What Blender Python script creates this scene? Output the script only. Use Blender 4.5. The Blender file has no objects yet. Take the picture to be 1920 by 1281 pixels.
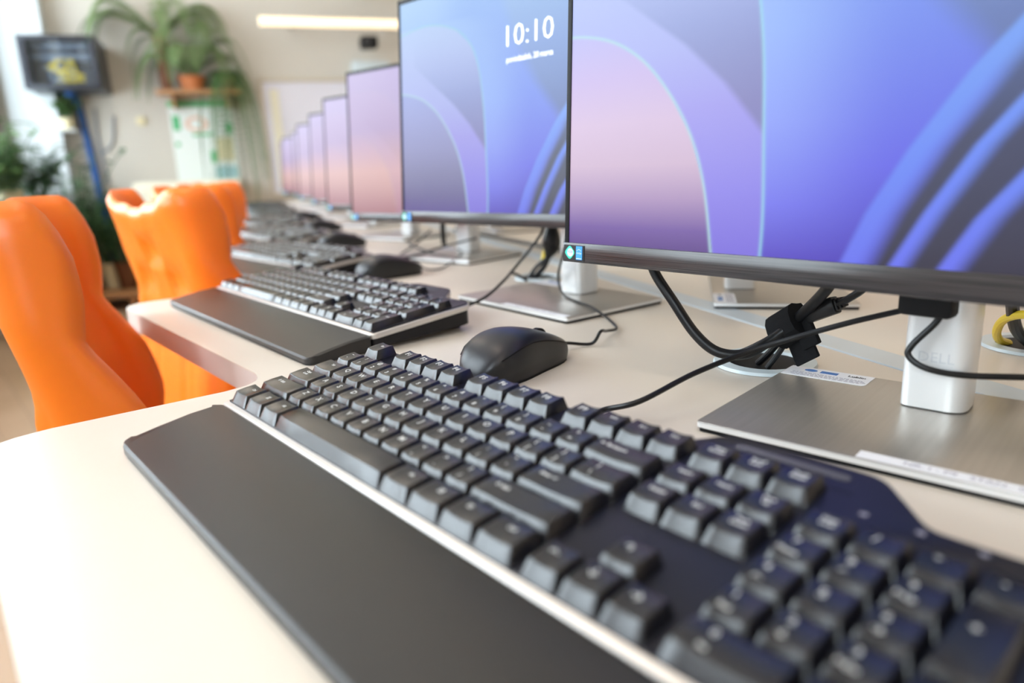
import bpy, bmesh, math, random
import numpy as np
from mathutils import Matrix, Vector
random.seed(7)
C = bpy.context.scene.collection
SC = bpy.context.scene
DESK = 0.74          # height of the desk top
MM = 0.001

# ------------------------------------------------------------------ camera
cam_d = bpy.data.cameras.new('camera')
cam = bpy.data.objects.new('camera', cam_d)
C.objects.link(cam)
RX = Vector((0.653884, 0.755399, -0.042529))
RY = Vector((0.155257, -0.188983, -0.969629))
RZ = Vector((-0.740494, 0.627422, -0.240853))
CP = Vector((0.466159, -0.146534, DESK + 0.162904))
m = Matrix.Identity(4)
for i in range(3):
    m[i][0] = RX[i]; m[i][1] = -RY[i]; m[i][2] = -RZ[i]; m[i][3] = CP[i]
cam.matrix_world = m
cam_d.sensor_width = 36
cam_d.lens = 1323.33 / 1920 * 36
cam_d.clip_start = 0.01
cam_d.clip_end = 60
cam_d.dof.use_dof = True
cam_d.dof.focus_distance = 0.52
cam_d.dof.aperture_fstop = 3.6
SC.camera = cam

# ------------------------------------------------------------------ light and exposure
SC.view_settings.view_transform = 'Standard'
SC.view_settings.look = 'None'
SC.view_settings.gamma = 1
SC.view_settings.use_curve_mapping = False
SC.view_settings.exposure = -0.12
world = bpy.data.worlds.new('sky')
SC.world = world
world.use_nodes = True
wn = world.node_tree
wn.nodes['Background'].inputs[0].default_value = (0.80, 0.92, 1.0, 1)
wn.nodes['Background'].inputs[1].default_value = 14.0
SC.cycles.max_bounces = 8
SC.cycles.diffuse_bounces = 5
SC.cycles.sample_clamp_indirect = 6
SC.cycles.use_denoising = True

# room frame: a runs along the desk row (away from the camera), l to the left, from the camera's foot
A = Vector((-0.9367, 0.3502, 0)); L = Vector((-0.3502, -0.9367, 0))
CF = Vector((CP.x, CP.y, 0))
ROOM_YAW = math.atan2(A.y, A.x)
def room(a, l, z=0.0):
    return CF + A * a + L * l + Vector((0, 0, z))
WA0, WA1, WL0, WL1, WH = -2.6, 6.3, 1.60, -4.2, 3.1      # room extents (a, l) and height
WINDOWS = [(-1.75, -0.65), (0.55, 1.85), (2.1, 3.4), (3.65, 4.7), (4.95, 5.95)]  # first opening is added behind the camera to light the nearest chair
SILL, HEAD = 0.84, 2.75
for i, (a0, a1) in enumerate(WINDOWS):
    ld = bpy.data.lights.new('window_portal', 'AREA')
    ld.shape = 'RECTANGLE'; ld.size = a1 - a0; ld.size_y = HEAD - SILL
    ld.cycles.is_portal = True
    lo = bpy.data.objects.new('window_portal', ld); C.objects.link(lo)
    p = room((a0 + a1) / 2, WL0 + 0.06, (SILL + HEAD) / 2)
    lo.matrix_world = Matrix.Translation(p) @ Vector((-L.x, -L.y, 0)).to_track_quat('-Z', 'Z').to_matrix().to_4x4()

# ------------------------------------------------------------------ materials
def nt(name):
    mt = bpy.data.materials.new(name); mt.use_nodes = True
    t = mt.node_tree; b = t.nodes['Principled BSDF']
    return mt, t, b
def mat(name, col, rough=0.5, metal=0.0, coat=0.0, spec=0.5, noise=0.0, nscale=40.0, bump=0.0, bscale=400.0, emit=None, estr=0.0, aniso=0.0, trans=0.0, sub=0.0, coatr=0.1):
    mt, t, b = nt(name)
    b.inputs['Base Color'].default_value = (*col, 1)
    b.inputs['Roughness'].default_value = rough
    b.inputs['Metallic'].default_value = metal
    b.inputs['Coat Weight'].default_value = coat
    b.inputs['Coat Roughness'].default_value = coatr
    b.inputs['Specular IOR Level'].default_value = spec
    if sub:
        b.inputs['Subsurface Weight'].default_value = sub
        b.inputs['Subsurface Radius'].default_value = (1.0, 0.4, 0.1)
        b.inputs['Subsurface Scale'].default_value = 0.02
    if trans: b.inputs['Transmission Weight'].default_value = trans
    tc = t.nodes.new('ShaderNodeTexCoord')
    if noise:
        n = t.nodes.new('ShaderNodeTexNoise'); n.inputs['Scale'].default_value = nscale; n.inputs['Detail'].default_value = 4
        t.links.new(tc.outputs['Object'], n.inputs['Vector'])
        r = t.nodes.new('ShaderNodeMix'); r.data_type = 'RGBA'
        r.inputs[6].default_value = (*[c * (1 - noise) for c in col], 1)
        r.inputs[7].default_value = (*[min(1, c * (1 + noise)) for c in col], 1)
        t.links.new(n.outputs['Fac'], r.inputs[0]); t.links.new(r.outputs[2], b.inputs['Base Color'])
    if bump:
        n2 = t.nodes.new('ShaderNodeTexNoise'); n2.inputs['Scale'].default_value = bscale; n2.inputs['Detail'].default_value = 3
        t.links.new(tc.outputs['Object'], n2.inputs['Vector'])
        bp = t.nodes.new('ShaderNodeBump'); bp.inputs['Strength'].default_value = bump; bp.inputs['Distance'].default_value = 0.0005
        t.links.new(n2.outputs['Fac'], bp.inputs['Height']); t.links.new(bp.outputs[0], b.inputs['Normal'])
    if emit:
        b.inputs['Emission Color'].default_value = (*emit, 1); b.inputs['Emission Strength'].default_value = estr
    return mt
M = {}
M['desk'] = mat('desk_laminate', (0.76, 0.685, 0.60), 0.38, noise=0.03, nscale=9, bump=0.08, bscale=900, coat=0.1, coatr=0.3)
M['desk_edge'] = mat('desk_edge', (0.70, 0.62, 0.58), 0.35)
M['alu'] = mat('aluminium_channel', (0.62, 0.68, 0.73), 0.4, metal=0.3)
M['grommet'] = mat('grommet_plastic', (0.60, 0.68, 0.72), 0.35)
M['key'] = mat('key_plastic', (0.008, 0.008, 0.011), 0.22, spec=0.68, bump=0.15, bscale=2500)
M['legend'] = mat('legend_ink', (0.62, 0.62, 0.60), 0.5)
M['deck'] = mat('keyboard_deck', (0.009, 0.009, 0.016), 0.30, bump=0.12, bscale=2500, spec=0.4)
M['kb_body'] = mat('keyboard_body', (0.008, 0.008, 0.010), 0.45, spec=0.35)
M['silver'] = mat('silver_rim', (0.72, 0.68, 0.65), 0.32, metal=0.55)
M['palm'] = mat('palm_rest', (0.018, 0.016, 0.015), 0.31, bump=0.25, bscale=3500, spec=0.45)
M['mouse'] = mat('mouse_shell', (0.012, 0.013, 0.015), 0.42, bump=0.15, bscale=3000)
M['mouse_top'] = mat('mouse_buttons', (0.012, 0.012, 0.018), 0.33)
M['cable'] = mat('cable_rubber', (0.006, 0.006, 0.007), 0.38, spec=0.35)
M['velcro'] = mat('velcro', (0.007, 0.007, 0.008), 0.9, spec=0.2, bump=1.0, bscale=2500)
M['yellow'] = mat('network_cable', (0.75, 0.55, 0.03), 0.4)
M['housing'] = mat('monitor_housing', (0.03, 0.03, 0.033), 0.45)
M['stand'] = mat('stand_silver', (0.80, 0.80, 0.80), 0.30, metal=0.35)
M['white'] = mat('sticker_white', (0.82, 0.82, 0.86), 0.5)
M['rubber'] = mat('base_rubber', (0.006, 0.006, 0.007), 0.6, spec=0.25)
M['ink'] = mat('ink_black', (0.02, 0.02, 0.03), 0.6)
M['greyink'] = mat('ink_grey', (0.30, 0.28, 0.34), 0.6)
M['window_grey'] = mat('window_grey', (0.09, 0.085, 0.10), 0.5)
M['faint'] = mat('embossed_grey', (0.66, 0.67, 0.69), 0.4, metal=0.4)
M['teal'] = mat('badge_teal', (0.03, 0.72, 0.48), 0.4)
M['badge_light'] = mat('badge_light', (0.72, 0.80, 0.90), 0.4)
M['badge_blue'] = mat('badge_blue', (0.03, 0.30, 0.78), 0.4)
M['navy'] = mat('badge_navy', (0.06, 0.06, 0.30), 0.5)
M['logo_blue'] = mat('logo_blue', (0.03, 0.16, 0.48), 0.5)
M['orange'] = mat('orange_plastic', (1.0, 0.225, 0.012), 0.34, sub=0.30, coat=0.1, coatr=0.25, bump=0.06, bscale=500)
M['steel'] = mat('steel_leg', (0.55, 0.56, 0.58), 0.3, metal=0.9)
M['rack'] = mat('rack_steel', (0.02, 0.024, 0.036), 0.4)
M['rack_in'] = mat('rack_interior', (0.06, 0.075, 0.10), 0.6)
M['rack_panel'] = mat('rack_panel', (0.25, 0.30, 0.36), 0.5)
M['blue'] = mat('blue_cables', (0.01, 0.09, 0.34), 0.45)
M['brown'] = mat('brown_planter', (0.16, 0.055, 0.02), 0.6, noise=0.3)
M['terracotta'] = mat('terracotta', (0.50, 0.16, 0.05), 0.6, noise=0.2)
M['cream'] = mat('cream_ceramic', (0.78, 0.70, 0.46), 0.5)
M['cream_box'] = mat('cream_cabinet', (0.78, 0.74, 0.60), 0.5)
M['soil'] = mat('soil', (0.05, 0.035, 0.02), 0.9)
M['leaf'] = mat('leaf_green', (0.11, 0.22, 0.06), 0.5, noise=0.35, nscale=6)
M['fern'] = mat('fern_green', (0.14, 0.22, 0.075), 0.55, noise=0.35, nscale=8)
M['fern2'] = mat('fern_dark', (0.06, 0.14, 0.03), 0.6, noise=0.35, nscale=8)
M['leafd'] = mat('leaf_dark', (0.05, 0.12, 0.05), 0.45, noise=0.35, nscale=6)
M['frame'] = mat('window_frame_white', (0.75, 0.77, 0.78), 0.4)
M['lampbody'] = mat('lamp_body', (0.7, 0.68, 0.62), 0.4)
M['tube'] = mat('lamp_tube', (1, 0.9, 0.7), 0.5, emit=(1.0, 0.78, 0.50), estr=1.0)
M['ceil_fill'] = mat('ceiling_fill_glow', (1, 0.9, 0.8), 0.5, emit=(1.0, 0.80, 0.60), estr=6.0)  # glow of the added, unseen ceiling fill lamps
M['board'] = mat('whiteboard', (0.72, 0.71, 0.80), 0.25)
M['board_frame'] = mat('board_frame', (0.55, 0.48, 0.38), 0.4)
M['paper'] = mat('poster_paper', (0.80, 0.86, 0.84), 0.5)
M['pgreen'] = mat('poster_green', (0.05, 0.45, 0.16), 0.5)
M['ppeach'] = mat('poster_peach', (0.80, 0.55, 0.45), 0.5)
M['pteal'] = mat('poster_teal', (0.36, 0.58, 0.62), 0.5)
M['wall'] = mat('wall_paint', (0.60, 0.565, 0.51), 0.8, noise=0.02, nscale=2)
M['wall_r'] = mat('wall_paint_warm', (0.66, 0.58, 0.49), 0.8, noise=0.02, nscale=2)
M['ceiling'] = mat('ceiling_paint', (0.74, 0.70, 0.64), 0.8)
M['pillar'] = mat('white_paint', (0.60, 0.64, 0.66), 0.6)
M['grey'] = mat('grey_plastic', (0.25, 0.28, 0.33), 0.5)
M['dark_table'] = mat('dark_table', (0.03, 0.03, 0.045), 0.4)
M['shelf'] = mat('shelf_wood', (0.45, 0.22, 0.09), 0.5, noise=0.2, nscale=20)

# brushed bezel: fine horizontal streaks
bz_m, t, b = nt('bezel_brushed')
tc = t.nodes.new('ShaderNodeTexCoord'); mp = t.nodes.new('ShaderNodeMapping'); mp.inputs['Scale'].default_value = (12, 900, 1600)
nz = t.nodes.new('ShaderNodeTexNoise'); nz.inputs['Scale'].default_value = 1; nz.inputs['Detail'].default_value = 3
t.links.new(tc.outputs['Object'], mp.inputs[0]); t.links.new(mp.outputs[0], nz.inputs['Vector'])
rp = t.nodes.new('ShaderNodeValToRGB'); rp.color_ramp.elements[0].color = (0.010, 0.010, 0.011, 1); rp.color_ramp.elements[1].color = (0.075, 0.065, 0.065, 1)
rp.color_ramp.elements[0].position = 0.3; rp.color_ramp.elements[1].position = 0.75
t.links.new(nz.outputs['Fac'], rp.inputs[0]); t.links.new(rp.outputs[0], b.inputs['Base Color'])
b.inputs['Metallic'].default_value = 0.0; b.inputs['Roughness'].default_value = 0.22; b.inputs['Specular IOR Level'].default_value = 0.45
M['bezel'] = bz_m
# brushed base plate
bs_m, t, b = nt('base_plate_brushed')
tc = t.nodes.new('ShaderNodeTexCoord'); mp = t.nodes.new('ShaderNodeMapping'); mp.inputs['Scale'].default_value = (400, 9, 9)
nz = t.nodes.new('ShaderNodeTexNoise'); nz.inputs['Scale'].default_value = 1
t.links.new(tc.outputs['Object'], mp.inputs[0]); t.links.new(mp.outputs[0], nz.inputs['Vector'])
rp = t.nodes.new('ShaderNodeValToRGB'); rp.color_ramp.elements[0].color = (0.40, 0.37, 0.33, 1); rp.color_ramp.elements[1].color = (0.50, 0.465, 0.42, 1)
t.links.new(nz.outputs['Fac'], rp.inputs[0]); t.links.new(rp.outputs[0], b.inputs['Base Color'])
b.inputs['Metallic'].default_value = 0.75; b.inputs['Roughness'].default_value = 0.33
M['base'] = bs_m
# floor
fl_m, t, b = nt('floor_boards')
tc = t.nodes.new('ShaderNodeTexCoord'); br = t.nodes.new('ShaderNodeTexBrick')
br.inputs['Color1'].default_value = (0.50, 0.35, 0.22, 1); br.inputs['Color2'].default_value = (0.56, 0.40, 0.27, 1); br.inputs['Mortar'].default_value = (0.33, 0.22, 0.14, 1)
br.inputs['Scale'].default_value = 2.2; br.inputs['Mortar Size'].default_value = 0.004
t.links.new(tc.outputs['Object'], br.inputs['Vector']); t.links.new(br.outputs['Color'], b.inputs['Base Color']); b.inputs['Roughness'].default_value = 0.35
M['floor'] = fl_m
# window glass
gl_m, t, b = nt('window_glass')
t.nodes.remove(b)
g1 = t.nodes.new('ShaderNodeBsdfTransparent'); g2 = t.nodes.new('ShaderNodeBsdfGlossy'); g2.inputs['Roughness'].default_value = 0.02
mx = t.nodes.new('ShaderNodeMixShader'); mx.inputs[0].default_value = 0.06
t.links.new(g1.outputs[0], mx.inputs[1]); t.links.new(g2.outputs[0], mx.inputs[2]); t.links.new(mx.outputs[0], t.nodes['Material Output'].inputs[0])
M['glass'] = gl_m
# smoked glass door of the rack
rg_m, t, b = nt('rack_glass')
t.nodes.remove(b)
g1 = t.nodes.new('ShaderNodeBsdfTransparent'); g1.inputs[0].default_value = (0.85, 0.88, 0.92, 1); g2 = t.nodes.new('ShaderNodeBsdfGlossy'); g2.inputs['Roughness'].default_value = 0.05
mx = t.nodes.new('ShaderNodeMixShader'); mx.inputs[0].default_value = 0.035
t.links.new(g1.outputs[0], mx.inputs[1]); t.links.new(g2.outputs[0], mx.inputs[2]); t.links.new(mx.outputs[0], t.nodes['Material Output'].inputs[0])
M['rack_glass'] = rg_m
# lit screen: the display picture is a colour attribute on a fine grid
def screen_mat(name, strength):
    mt, t, b = nt(name)
    at = t.nodes.new('ShaderNodeAttribute'); at.attribute_name = 'display'
    b.inputs['Base Color'].default_value = (0.012, 0.012, 0.014, 1); b.inputs['Roughness'].default_value = 0.34
    b.inputs['Specular IOR Level'].default_value = 0.22
    t.links.new(at.outputs['Color'], b.inputs['Emission Color']); b.inputs['Emission Strength'].default_value = strength
    return mt
M['screen'] = screen_mat('lit_screen', 1.0)
M['clock'] = mat('clock_digits', (0.9, 0.9, 0.9), 0.5, emit=(0.95, 0.95, 1.0), estr=1.0)

# ------------------------------------------------------------------ mesh helpers
def mk(name, bm, mats, parent=None, smooth=True, angle=35):
    me = bpy.data.meshes.new(name)
    bm.normal_update()
    bm.to_mesh(me); bm.free()
    for q in (mats if isinstance(mats, (list, tuple)) else [mats]): me.materials.append(M[q])
    if smooth:
        me.polygons.foreach_set('use_smooth', [True] * len(me.polygons))
        me.set_sharp_from_angle(angle=math.radians(angle))
    o = bpy.data.objects.new(name, me); C.objects.link(o)
    if parent: o.parent = parent
    return o
def empty(name, loc, yaw=0.0):
    o = bpy.data.objects.new(name, None); C.objects.link(o); o.location = loc; o.rotation_euler = (0, 0, yaw); o.empty_display_size = 0.05
    return o
def tag(o, label, cat, group=None, kind=None):
    o['label'] = label; o['category'] = cat
    if group: o['group'] = group
    if kind: o['kind'] = kind
    return o
def struct(o):
    o['kind'] = 'structure'; return o
def box(bm, x0, x1, y0, y1, z0, z1, bev=0.0, seg=2, mi=0, mtx=None):
    v = [bm.verts.new(p) for p in ((x0, y0, z0), (x1, y0, z0), (x1, y1, z0), (x0, y1, z0), (x0, y0, z1), (x1, y0, z1), (x1, y1, z1), (x0, y1, z1))]
    fs = [bm.faces.new([v[i] for i in q]) for q in ((3, 2, 1, 0), (4, 5, 6, 7), (0, 1, 5, 4), (1, 2, 6, 5), (2, 3, 7, 6), (3, 0, 4, 7))]
    for f_ in fs: f_.material_index = mi
    vs = v
    if bev:
        r = bmesh.ops.bevel(bm, geom=list({e for f_ in fs for e in f_.edges}), offset=bev, segments=seg, affect='EDGES', profile=0.5)
        for f_ in r['faces']: f_.material_index = mi
        vs = list({w for f_ in r['faces'] for w in f_.verts} | {w for w in v if w.is_valid})
    if mtx is not None:
        for w in vs: w.co = mtx @ w.co
    return vs
def prism(bm, pts, z0, z1, mi=0, mi_side=None, bev=0.0, seg=2):
    """closed outline pts (ccw) extruded from z0 to z1 (numbers or functions of x, y)"""
    f0 = z0 if callable(z0) else (lambda x, y: z0); f1 = z1 if callable(z1) else (lambda x, y: z1)
    a = [bm.verts.new((x, y, f0(x, y))) for x, y in pts]; c = [bm.verts.new((x, y, f1(x, y))) for x, y in pts]
    top = bm.faces.new(c); bot = bm.faces.new(a[::-1]); top.material_index = mi; bot.material_index = mi
    n = len(pts)
    for i in range(n):
        f_ = bm.faces.new((a[i], a[(i + 1) % n], c[(i + 1) % n], c[i])); f_.material_index = mi if mi_side is None else mi_side
    if bev:
        bmesh.ops.bevel(bm, geom=list(top.edges), offset=bev, segments=seg, affect='EDGES', profile=0.5)
def rounded(pts, r, n=6):
    """round the corners of a polygon; r may be a list"""
    out = []; N = len(pts)
    for i in range(N):
        p = Vector(pts[i]); a = Vector(pts[i - 1]); c = Vector(pts[(i + 1) % N])
        rr = r[i] if isinstance(r, (list, tuple)) else r
        if rr <= 0: out.append(tuple(p)); continue
        u = (a - p).normalized(); w = (c - p).normalized()
        ang = math.acos(max(-1, min(1, u.dot(w)))); d = rr / math.tan(ang / 2); d = min(d, (a - p).length * .49, (c - p).length * .49)
        p0 = p + u * d; p1 = p + w * d
        for k in range(n + 1):
            t_ = k / n
            q = p0 * (1 - t_) ** 2 + p * 2 * t_ * (1 - t_) + p1 * t_ ** 2
            out.append((q.x, q.y))
    return out
def rect(x0, x1, y0, y1): return [(x0, y0), (x1, y0), (x1, y1), (x0, y1)]
def spline(pts, n=10):
    P = [Vector(p) for p in pts]; P = [P[0] * 2 - P[1]] + P + [P[-1] * 2 - P[-2]]; out = []
    for i in range(1, len(P) - 2):
        for k in range(n):
            t_ = k / n; a, b_, c, d = P[i - 1:i + 3]
            out.append(0.5 * ((2 * b_) + (c - a) * t_ + (2 * a - 5 * b_ + 4 * c - d) * t_ ** 2 + (3 * b_ - a - 3 * c + d) * t_ ** 3))
    out.append(P[-2]); return out
def tube(bm, pts, r, seg=10, n=8, smooth=True, mi=0):
    path = spline(pts, n) if smooth else [Vector(p) for p in pts]
    rings = []; prev = None
    N = len(path)
    for i, p in enumerate(path):
        d = (path[min(i + 1, N - 1)] - path[max(i - 1, 0)]).normalized()
        if prev is None:
            up = Vector((0, 0, 1)) if abs(d.z) < .9 else Vector((1, 0, 0)); s_ = d.cross(up).normalized()
        else:
            s_ = (prev - d * prev.dot(d)).normalized()
        prev = s_; t_ = d.cross(s_)
        rr = r(i / (N - 1)) if callable(r) else r
        rings.append([bm.verts.new(p + (s_ * math.cos(2 * math.pi * k / seg) + t_ * math.sin(2 * math.pi * k / seg)) * rr) for k in range(seg)])
    for i in range(N - 1):
        for k in range(seg):
            f_ = bm.faces.new((rings[i][k], rings[i + 1][k], rings[i + 1][(k + 1) % seg], rings[i][(k + 1) % seg])); f_.material_index = mi
    for q in (rings[0], rings[-1][::-1]):
        f_ = bm.faces.new(q); f_.material_index = mi
def lathe(bm, prof, cx=0, cy=0, seg=24, mi=0):
    rings = [[bm.verts.new((cx + r * math.cos(2 * math.pi * k / seg), cy + r * math.sin(2 * math.pi * k / seg), z)) for k in range(seg)] for r, z in prof]
    for i in range(len(rings) - 1):
        for k in range(seg):
            f_ = bm.faces.new((rings[i][k], rings[i][(k + 1) % seg], rings[i + 1][(k + 1) % seg], rings[i + 1][k])); f_.material_index = mi
    bm.faces.new(rings[0][::-1]).material_index = mi; bm.faces.new(rings[-1]).material_index = mi
def mmv(p): return Vector((p[0] * MM, p[1] * MM, p[2] * MM))
def text_bm(s_, size, align='CENTER', space=1.0, bold=0.0):
    cu = bpy.data.curves.new('txt', 'FONT'); cu.body = s_; cu.size = size; cu.align_x = align; cu.align_y = 'CENTER'; cu.space_line = space
    cu.resolution_u = 2; cu.offset = bold * (1 if bold >= 0 else 1)
    o = bpy.data.objects.new('txt', cu); C.objects.link(o)
    dg = bpy.context.evaluated_depsgraph_get()
    me = bpy.data.meshes.new_from_object(o.evaluated_get(dg))
    bm = bmesh.new(); bm.from_mesh(me)
    bpy.data.objects.remove(o); bpy.data.curves.remove(cu); bpy.data.meshes.remove(me)
    return bm
def merge(bm, other, mtx, mi, fn=None):
    mp_ = {}
    for v in other.verts:
        co = mtx @ v.co
        if fn: co = fn(co)
        mp_[v] = bm.verts.new(co)
    for f_ in other.faces:
        try:
            g = bm.faces.new([mp_[v] for v in f_.verts]); g.material_index = mi
        except ValueError: pass
    other.free()
def copy_tree(o, parent=None):
    c = o.copy(); C.objects.link(c)
    if parent: c.parent = parent
    for ch in list(o.children): copy_tree(ch, c)
    return c

# ------------------------------------------------------------------ room
def wall_box(name, a0, a1, l0, l1, z0, z1, m_):
    bm = bmesh.new()
    pts = [room(a, l) for a, l in ((a0, l0), (a1, l0), (a1, l1), (a0, l1))]
    pts = [(p.x, p.y) for p in pts]
    ar = sum(pts[i][0] * pts[(i + 1) % 4][1] - pts[(i + 1) % 4][0] * pts[i][1] for i in range(4))
    if ar < 0: pts = pts[::-1]
    prism(bm, pts, z0, z1)
    return mk(name, bm, m_, smooth=False)
T = 0.25
struct(wall_box('floor', WA0 - T, WA1 + T, WL0 + T, WL1 - T, -0.1, 0.0, 'floor'))
struct(wall_box('ceiling', WA0 - T, WA1 + T, WL0 + T, WL1 - T, WH, WH + 0.1, 'ceiling'))
struct(wall_box('wall_far', WA1, WA1 + T, WL0 + T, WL1 - T, 0, WH, 'wall'))
struct(wall_box('wall_near', WA0 - T, WA0, WL0 + T, WL1 - T, 0, WH, 'wall_r'))
struct(wall_box('wall_right', WA0, WA1, WL1 - T, WL1, 0, WH, 'wall_r'))
# window wall with openings
bm = bmesh.new()
def wbx(bm, a0, a1, l0, l1, z0, z1):
    pts = [room(a, l) for a, l in ((a0, l0), (a1, l0), (a1, l1), (a0, l1))]
    pts = [(p.x, p.y) for p in pts]
    ar = sum(pts[i][0] * pts[(i + 1) % 4][1] - pts[(i + 1) % 4][0] * pts[i][1] for i in range(4))
    if ar < 0: pts = pts[::-1]
    prism(bm, pts, z0, z1)
wbx(bm, WA0, WA1, WL0, WL0 + T, 0, SILL); wbx(bm, WA0, WA1, WL0, WL0 + T, HEAD, WH)
edges_ = [WA0] + [x for w in WINDOWS for x in w] + [WA1]
for i in range(0, len(edges_), 2): wbx(bm, edges_[i], edges_[i + 1], WL0, WL0 + T, SILL, HEAD)
struct(mk('wall_left', bm, 'wall', smooth=False))
for i, (a0, a1) in enumerate(WINDOWS):
    w = empty('window_%d' % (i + 1), room((a0 + a1) / 2, WL0 + 0.13, SILL), ROOM_YAW); struct(w)
    hw = (a1 - a0) / 2 - 0.001; hh = HEAD - SILL
    bm = bmesh.new()
    for x0, x1, z0, z1 in ((-hw, -hw + .06, 0, hh), (hw - .06, hw, 0, hh), (-hw + .06, hw - .06, 0, .07), (-hw + .06, hw - .06, hh - .07, hh), (-.035, .035, .07, hh - .07)):
        box(bm, x0, x1, -.03, .03, z0, z1, .004)
    mk('window_frame', bm, 'frame', w)
    bm = bmesh.new(); box(bm, -hw + .06, -.035, -.004, .004, .07, hh - .07); box(bm, .035, hw - .06, -.004, .004, .07, hh - .07)
    mk('pane', bm, 'glass', w, smooth=False)
# window sill board, white corner pillar, skirting
struct(wall_box('trim_1', WA0, WA1 - 0.02, WL0 - 0.20, WL0, SILL - 0.035, SILL, 'frame'))
struct(wall_box('trim_2', WA1 - 0.14, WA1, 1.20, 1.50, 0, WH, 'pillar'))
struct(wall_box('baseboard_far', WA1 - 0.015, WA1, WL0, WL1, 0, 0.09, 'frame'))
# unseen ceiling luminaires, added to fill the room with warm light
cl = None
for a_ in (-1.2, 1.0, 3.2, 5.2):
    for l_ in (0.4, -2.4):
        if cl is None:
            cl = empty('ceiling_fill_light', room(a_, l_, WH), ROOM_YAW)
            bm = bmesh.new(); box(bm, -.62, .62, -.16, .16, -.07, 0, .01); mk('housing', bm, 'lampbody', cl)
            bm = bmesh.new(); box(bm, -.59, .59, -.13, .13, -.08, -.0705, .002); mk('diffuser', bm, 'ceil_fill', cl)
            o = cl
        else:
            o = copy_tree(cl); o.location = room(a_, l_, WH)
        tag(o, 'unseen ceiling luminaire added as warm fill light, %s along its line, %s' % ({-1.2: 'first', 1.0: 'second', 3.2: 'third', 5.2: 'last'}[a_], 'nearer the windows' if l_ > 0 else 'away from the windows'), 'ceiling light', 'added ceiling fill lights')

# ------------------------------------------------------------------ desks
TV = (-0.497, 0.198)         # one tooth of the sawtooth row of desks
def tooth(k, x, y): return ((x + TV[0] * 1000 * k) * MM, (y + TV[1] * 1000 * k) * MM)
desk = empty('computer_desk', (0.2, 0.15, 0), 0)
tag(desk, 'long pale worktop with a stepped front edge under the near row of keyboards', 'desk')
OX, OY = 0.2, 0.15
NT = 8
front = []
fr = []
front.append((0.95, -0.156)); fr.append(0)
for k in range(0, NT + 1):
    # outer corner (left end of this user's front edge) then inner corner where the step meets the next one
    oc = (-100, -140) if k == 0 else tuple(c / MM for c in tooth(k, -124, -134))
    ic = tooth(k, -86, 62)
    front.append((oc[0] * MM, oc[1] * MM)); fr.append(0.046)
    if k < NT:
        front.append(ic); fr.append(0.036)
end = front[-1]
# seam line behind, parallel to the row
SD = Vector((-0.9, 0.405, 0)).normalized()
def seam(x): return 0.536 + (x + 0.0) * (-0.412)
back = [(end[0] + 0.0, seam(end[0]) - 0.0175), (0.95, seam(0.95) - 0.0175)]
outline = front + back
outl = rounded(outline, fr + [0, 0], 7)
outl = [(x - OX, y - OY) for x, y in outl]
ar = sum(outl[i][0] * outl[(i + 1) % len(outl)][1] - outl[(i + 1) % len(outl)][0] * outl[i][1] for i in range(len(outl)))
if ar < 0: outl = outl[::-1]
def shrink_check(): pass
bm = bmesh.new(); prism(bm, outl, DESK - 0.025, DESK, mi=0, mi_side=1, bev=0.0012, seg=2)
worktop = mk('worktop', bm, ['desk', 'desk_edge'], desk)
for k in range(0, NT + 1, 2):
    for dx, dy in ((60, 40), (-200 + 420, 330)):
        x, y = tooth(k, dx, dy)
        if y > seam(x) - .05: y = seam(x) - .06
        bm = bmesh.new(); box(bm, x - OX - .025, x - OX + .025, y - OY - .025, y - OY + .025, 0, DESK - .0255, .003); mk('leg', bm, 'steel', desk)
# cable channel strip between the two rows
bm = bmesh.new()
x0, x1 = -4.3, 0.95
p0 = Vector((x0, seam(x0))); p1 = Vector((x1, seam(x1))); nv = Vector((-(p1 - p0).y, (p1 - p0).x)).normalized()
q = [p0 - nv * .015, p1 - nv * .015, p1 + nv * .015, p0 + nv * .015]
prism(bm, [(v.x, v.y) for v in q], DESK - 0.02, DESK + 0.0006)
st = mk('channel_strip', bm, 'alu', None, smooth=False); st.name = 'cable_channel'
tag(st, 'light grey aluminium strip between the two back-to-back desks', 'cable channel')
# opposite desk
bm = bmesh.new()
q = [p0 + nv * .0155, p1 + nv * .0155, p1 + nv * .75, p0 + nv * .75]
prism(bm, [(v.x, v.y) for v in q], DESK - 0.025, DESK, mi=0, mi_side=1)
od = empty('computer_desk', (0, 0, 0)); tag(od, 'pale worktop of the opposite row, behind the grey aluminium strip', 'desk')
mk('worktop', bm, ['desk', 'desk_edge'], od, smooth=False)
for s_ in (0.02, .3, .6, .98):
    for w_ in (.1, .7):
        v = p0.lerp(p1, s_) + nv * w_
        bm = bmesh.new(); box(bm, v.x - .025, v.x + .025, v.y - .025, v.y + .025, 0, DESK - .0255, .003); mk('leg', bm, 'steel', od)
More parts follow.
